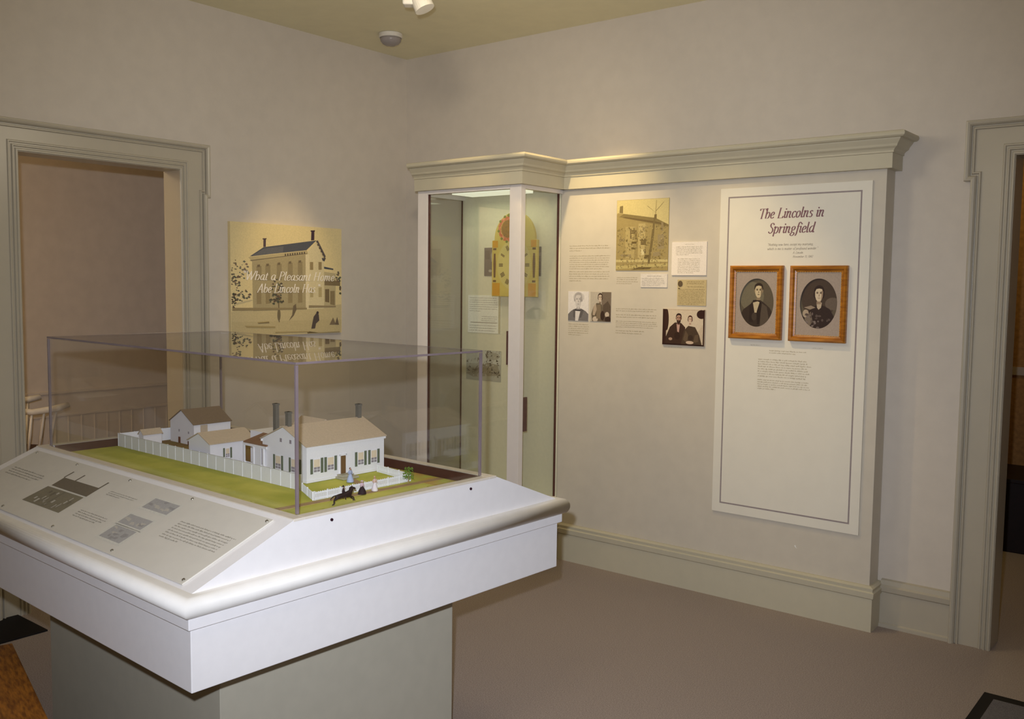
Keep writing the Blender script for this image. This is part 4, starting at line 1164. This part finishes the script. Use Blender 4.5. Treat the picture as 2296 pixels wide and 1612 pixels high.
# photograph behind the clock
CY = -.1205
o = art('grey_photograph', .43, .17, .004, (116, 108, 104), [((168, 160, 146), [(.13, .5), (.2, .55), (.23, .95), (.16, .95), (.12, .75)]), ((176, 170, 158), E(.11, .18, .03, .05)), ((92, 84, 82), R(.5, 1, 0, .5)), ((100, 92, 88), R(.02, .1, .6, .9))], (1.01, CY, 1.72))
tag(o, 'wide grey photograph mounted behind the yellow clock dial', 'photograph')
# letter
o = art('handwritten_letter', .262, .230, .003, (244, 242, 228), [((198, 190, 158), R(.93, 1, 0, 1)), ((120, 100, 72), R(.08, .9, .27, .283))], (.797, CY, 1.403))
tag(o, 'white handwritten letter on the back board of the glass case below the clock', 'document')
b = B(); rg = random.Random(21)
lines_of_text(b, -.118, .112, .012, .105, 7, -.003, .4, rng=rg, hgt=.22); lines_of_text(b, -.02, .105, -.045, -.008, 3, -.003, .9, rng=rg, hgt=.22); lines_of_text(b, -.118, .112, -.108, -.062, 3, -.003, .9, rng=rg, hgt=.2)
obj('handwriting', b, ink((132, 116, 88)), o)
# engraving
sh_ = [((196, 196, 182), R(0, 1, .55, 1)), ((170, 166, 148), E(.78, .82, .18, .12)), ((150, 144, 124), [(0, .2), (.2, .35), (.45, .45), (.6, .6), (.9, .55), (1, .2), (.6, .15), (.2, .1)])]
rg = random.Random(31)
for i in range(170):
    x_, y_ = rg.uniform(0, .95), rg.uniform(.12, .7)
    if rg.random() < .3:
        x_, y_ = rg.uniform(.55, .95), rg.uniform(.7, .98)
    c_ = rg.choice((60, 76, 92, 150, 176))
    sh_.append(((c_ + 8, c_ + 2, c_ - 14), [(x_, y_), (x_ + rg.uniform(.01, .07), y_ + .01), (x_ + rg.uniform(.0, .05), y_ + rg.uniform(.02, .1))]))
o = art('landscape_engraving', .278, .186, .003, (178, 176, 160), sh_, (.794, CY, 1.090))
tag(o, 'dark brown and white landscape engraving at the bottom of the glass case back board', 'print')

# ================================================================== POSTER ON THE LEFT WALL
def pp(x, y):
    u = (x - 148) / 1108
    top = 125 + 55 * u; bot = 1242 + 14 * u
    return (u, 1 - (y - top) / (bot - top))
def PX(*pts):
    return [pp(*p) for p in pts]
SEP = (224, 205, 154)
LN = (120, 104, 78)
sh_ = [((192, 176, 134), PX((148, 1000), (1256, 980), (1256, 1260), (148, 1245))),
       ((198, 182, 140), PX((148, 1000), (600, 960), (900, 1000), (1256, 960), (1256, 1120), (148, 1100))),
       ((172, 158, 122), PX((345, 500), (875, 440), (878, 1000), (350, 1000))),
       ((214, 200, 160), PX((875, 440), (985, 310), (1065, 490), (1065, 1000), (878, 1000))),
       ((222, 208, 170), PX((870, 440), (905, 420), (905, 1000), (870, 1000))),
       ((86, 88, 96), PX((325, 462), (455, 372), (985, 300), (880, 400))),
       ((104, 104, 108), PX((340, 462), (460, 385), (650, 362), (640, 425))),
       ((186, 170, 130), PX((310, 470), (885, 402), (900, 440), (345, 510))),
       ((120, 108, 90), PX((325, 500), (885, 430), (885, 437), (335, 508))),
       ((92, 84, 82), PX((980, 306), (1000, 300), (1085, 465), (1055, 478))),
       ((196, 180, 140), PX((985, 330), (996, 326), (1064, 470), (1052, 478))),
       ((80, 76, 80), PX((1040, 480), (1085, 480), (1070, 515), (1050, 508))),
       ((70, 52, 64), PX((928, 302), (962, 298), (964, 200), (932, 203))), ((62, 44, 56), PX((924, 212), (970, 210), (970, 198), (924, 200))),
       ((90, 74, 78), PX((452, 370), (476, 368), (478, 285), (454, 287))), ((76, 60, 66), PX((446, 296), (484, 294), (484, 284), (446, 286))),
       ((186, 172, 134), PX((1065, 620), (1190, 640), (1190, 980), (1065, 980))), ((74, 78, 88), PX((1065, 568), (1165, 590), (1165, 604), (1065, 590))),
       ((128, 112, 84), PX((1070, 700), (1240, 720), (1240, 770), (1070, 760))), ((120, 104, 78), PX((1075, 800), (1120, 800), (1120, 940), (1075, 930))), ((140, 124, 92), PX((1130, 820), (1180, 820), (1180, 970), (1130, 960)))]
for i in range(9):   # brackets under the eaves
    x_ = 660 + i * 24; y_ = 452 - i * 2.6
    sh_.append(((88, 78, 70), PX((x_, y_ - 14), (x_ + 12, y_ - 16), (x_ + 12, y_ + 6), (x_, y_ + 8))))
for i in range(5):
    x_ = 992 + i * 18; y_ = 335 + i * 33
    sh_.append(((88, 78, 72), PX((x_, y_), (x_ + 14, y_ + 4), (x_ + 16, y_ + 24), (x_ + 2, y_ + 18))))
for x_ in (385, 470, 580, 690, 790):       # upper windows
    sh_.append(((150, 136, 104), PX((x_, 560 - (x_ - 385) * .1), (x_ + 48, 555 - (x_ - 385) * .1), (x_ + 48, 700), (x_, 700))))
    sh_.append(((118, 104, 82), PX((x_ + 8, 545 - (x_ - 385) * .1), (x_ + 34, 542 - (x_ - 385) * .1), (x_ + 34, 565 - (x_ - 385) * .1), (x_ + 8, 568 - (x_ - 385) * .1))))
    sh_.append(((150, 134, 100), PX((x_, 800), (x_ + 44, 798), (x_ + 44, 930), (x_, 932))))
for x_ in (915, 1005):
    sh_.append(((150, 132, 96), PX((x_, 520), (x_ + 34, 520), (x_ + 34, 600), (x_, 600))))
    sh_.append(((180, 164, 120), PX((x_, 780), (x_ + 34, 780), (x_ + 34, 880), (x_, 880))))
rg = random.Random(14)
for cx_, cy_, rx_, ry_, n_, c_ in ((195, 640, 45, 160, 40, 104), (270, 600, 40, 90, 20, 122), (250, 840, 85, 60, 34, 104), (175, 880, 20, 110, 20, 84), (1222, 680, 26, 60, 20, 104), (585, 800, 55, 110, 60, 96), (575, 900, 70, 36, 30, 92), (1245, 820, 10, 60, 8, 92)):
    for i in range(n_):
        a = rg.uniform(0, 2 * PI); q = math.sqrt(rg.random())
        x_, y_ = cx_ + rx_ * q * math.cos(a), cy_ + ry_ * q * math.sin(a)
        s_ = rg.uniform(6, 16)
        x_ = min(1240, max(160, x_))
        sh_.append(((c_ + rg.choice((-12, 0, 14)), c_ - 8, c_ - 22), PX((x_ - s_, y_), (x_, y_ - s_ * .7), (x_ + s_ * .9, y_ + 2), (x_ + 2, y_ + s_ * .8))))
sh_ += [(LN, PX((590, 930), (600, 930), (604, 1120), (596, 1120))), ((120, 108, 84), E(*pp(597, 1045), .014, .055)), ((196, 182, 144), PX((195, 915), (340, 885), (345, 895), (195, 930))),
        ((150, 134, 100), PX((160, 960), (880, 985), (880, 1000), (160, 990))), ((150, 134, 104), PX((900, 960), (1190, 975), (1190, 990), (900, 985))),
        ((118, 104, 84), PX((740, 960), (768, 940), (772, 1000), (745, 1060), (695, 1110), (728, 1050))), ((86, 76, 72), PX((985, 1035), (1005, 1060), (1010, 1120), (975, 1150), (965, 1200), (925, 1200), (950, 1080))), ((70, 60, 62), E(*pp(992, 1040), .012, .014)),
        ((126, 110, 88), PX((1120, 1170), (1160, 1095), (1190, 1170))), ((112, 98, 82), PX((1180, 1170), (1205, 1090), (1225, 1175))), ((176, 156, 106), PX((390, 1110), (500, 1105), (505, 1125), (395, 1125))), ((130, 114, 84), PX((395, 1118), (500, 1112), (502, 1124), (398, 1126))),
        ((104, 90, 62), PX((880, 1236), (905, 1228), (1000, 1245), (1235, 1246), (1235, 1254), (890, 1252))), ((166, 148, 104), PX((270, 1140), (560, 1160), (560, 1176), (290, 1160))), ((166, 148, 104), PX((560, 1215), (900, 1225), (900, 1235), (560, 1228)))]
PW, PH = .802, .640
ps = art('house_poster', PW, PH, .022, SEP, sh_, (.0005, -.985, 1.595), PI / 2, rough=.55, step=.000005)
YL = -.0225 - len(sh_) * .000005
tag(ps, 'sepia poster of an old house lettered What a Pleasant Home on the left wall', 'poster')
b = B()
def pxl(x, y):
    u, v = pp(x, y)
    return ((u - .5) * PW, (v - .5) * PH)
x0_, z0_ = pxl(242, 690); x1_, _ = pxl(1185, 690)
letters(b, '"What a Pleasant Home', x0_, z0_, YL, .050, x1_ - x0_ - .012, 9, 3)
x0_, z0_ = pxl(388, 818); x1_, _ = pxl(1025, 818)
letters(b, 'Abe Lincoln Has."', x0_, z0_, YL, .050, x1_ - x0_ - .012, 9, 3)
obj('title_lettering', b, mat('poster_lettering', srgb(244, 236, 226), .5, .01), ps)

# ================================================================== CEILING FIXTURES
sd = thing('smoke_detector', 'round white smoke detector on the ceiling near the corner', 'smoke detector', (.388, -.518, CH))
obj('base_ring', B().lathe([(.066, -.028), (.070, -.024), (.070, -.004), (.064, 0)], seg=36), M_plastic, sd, smooth=False)
obj('cover', B().lathe([(.006, -.072), (.03, -.069), (.048, -.060), (.060, -.046), (.064, -.027)], seg=36), M_plasticg, sd, smooth=True)
tl = thing('track_light', 'white track light head cut off by the top edge of the photo', 'track light', (1.40, -1.33, 2.86), math.radians(38.7))
obj('track', B().box(-.6, .5, -.018, .018, .168, .194), M_plastic, tl, bevel=.003)
obj('adapter', B().box(-.055, .03, -.02, .02, .03, .168), M_plastic, tl, bevel=.006)
obj('housing', B().box(-.06, .0, -.032, .032, -.012, .06), M_plastic, tl, bevel=.008)
obj('lamp_can', B().path([(-.02, 0, .095), (.0, -.005, .06), (.03, -.012, -.004), (.042, -.014, -.03)], [.03, .043, .046, .046], 24), M_plastic, tl, smooth=False)
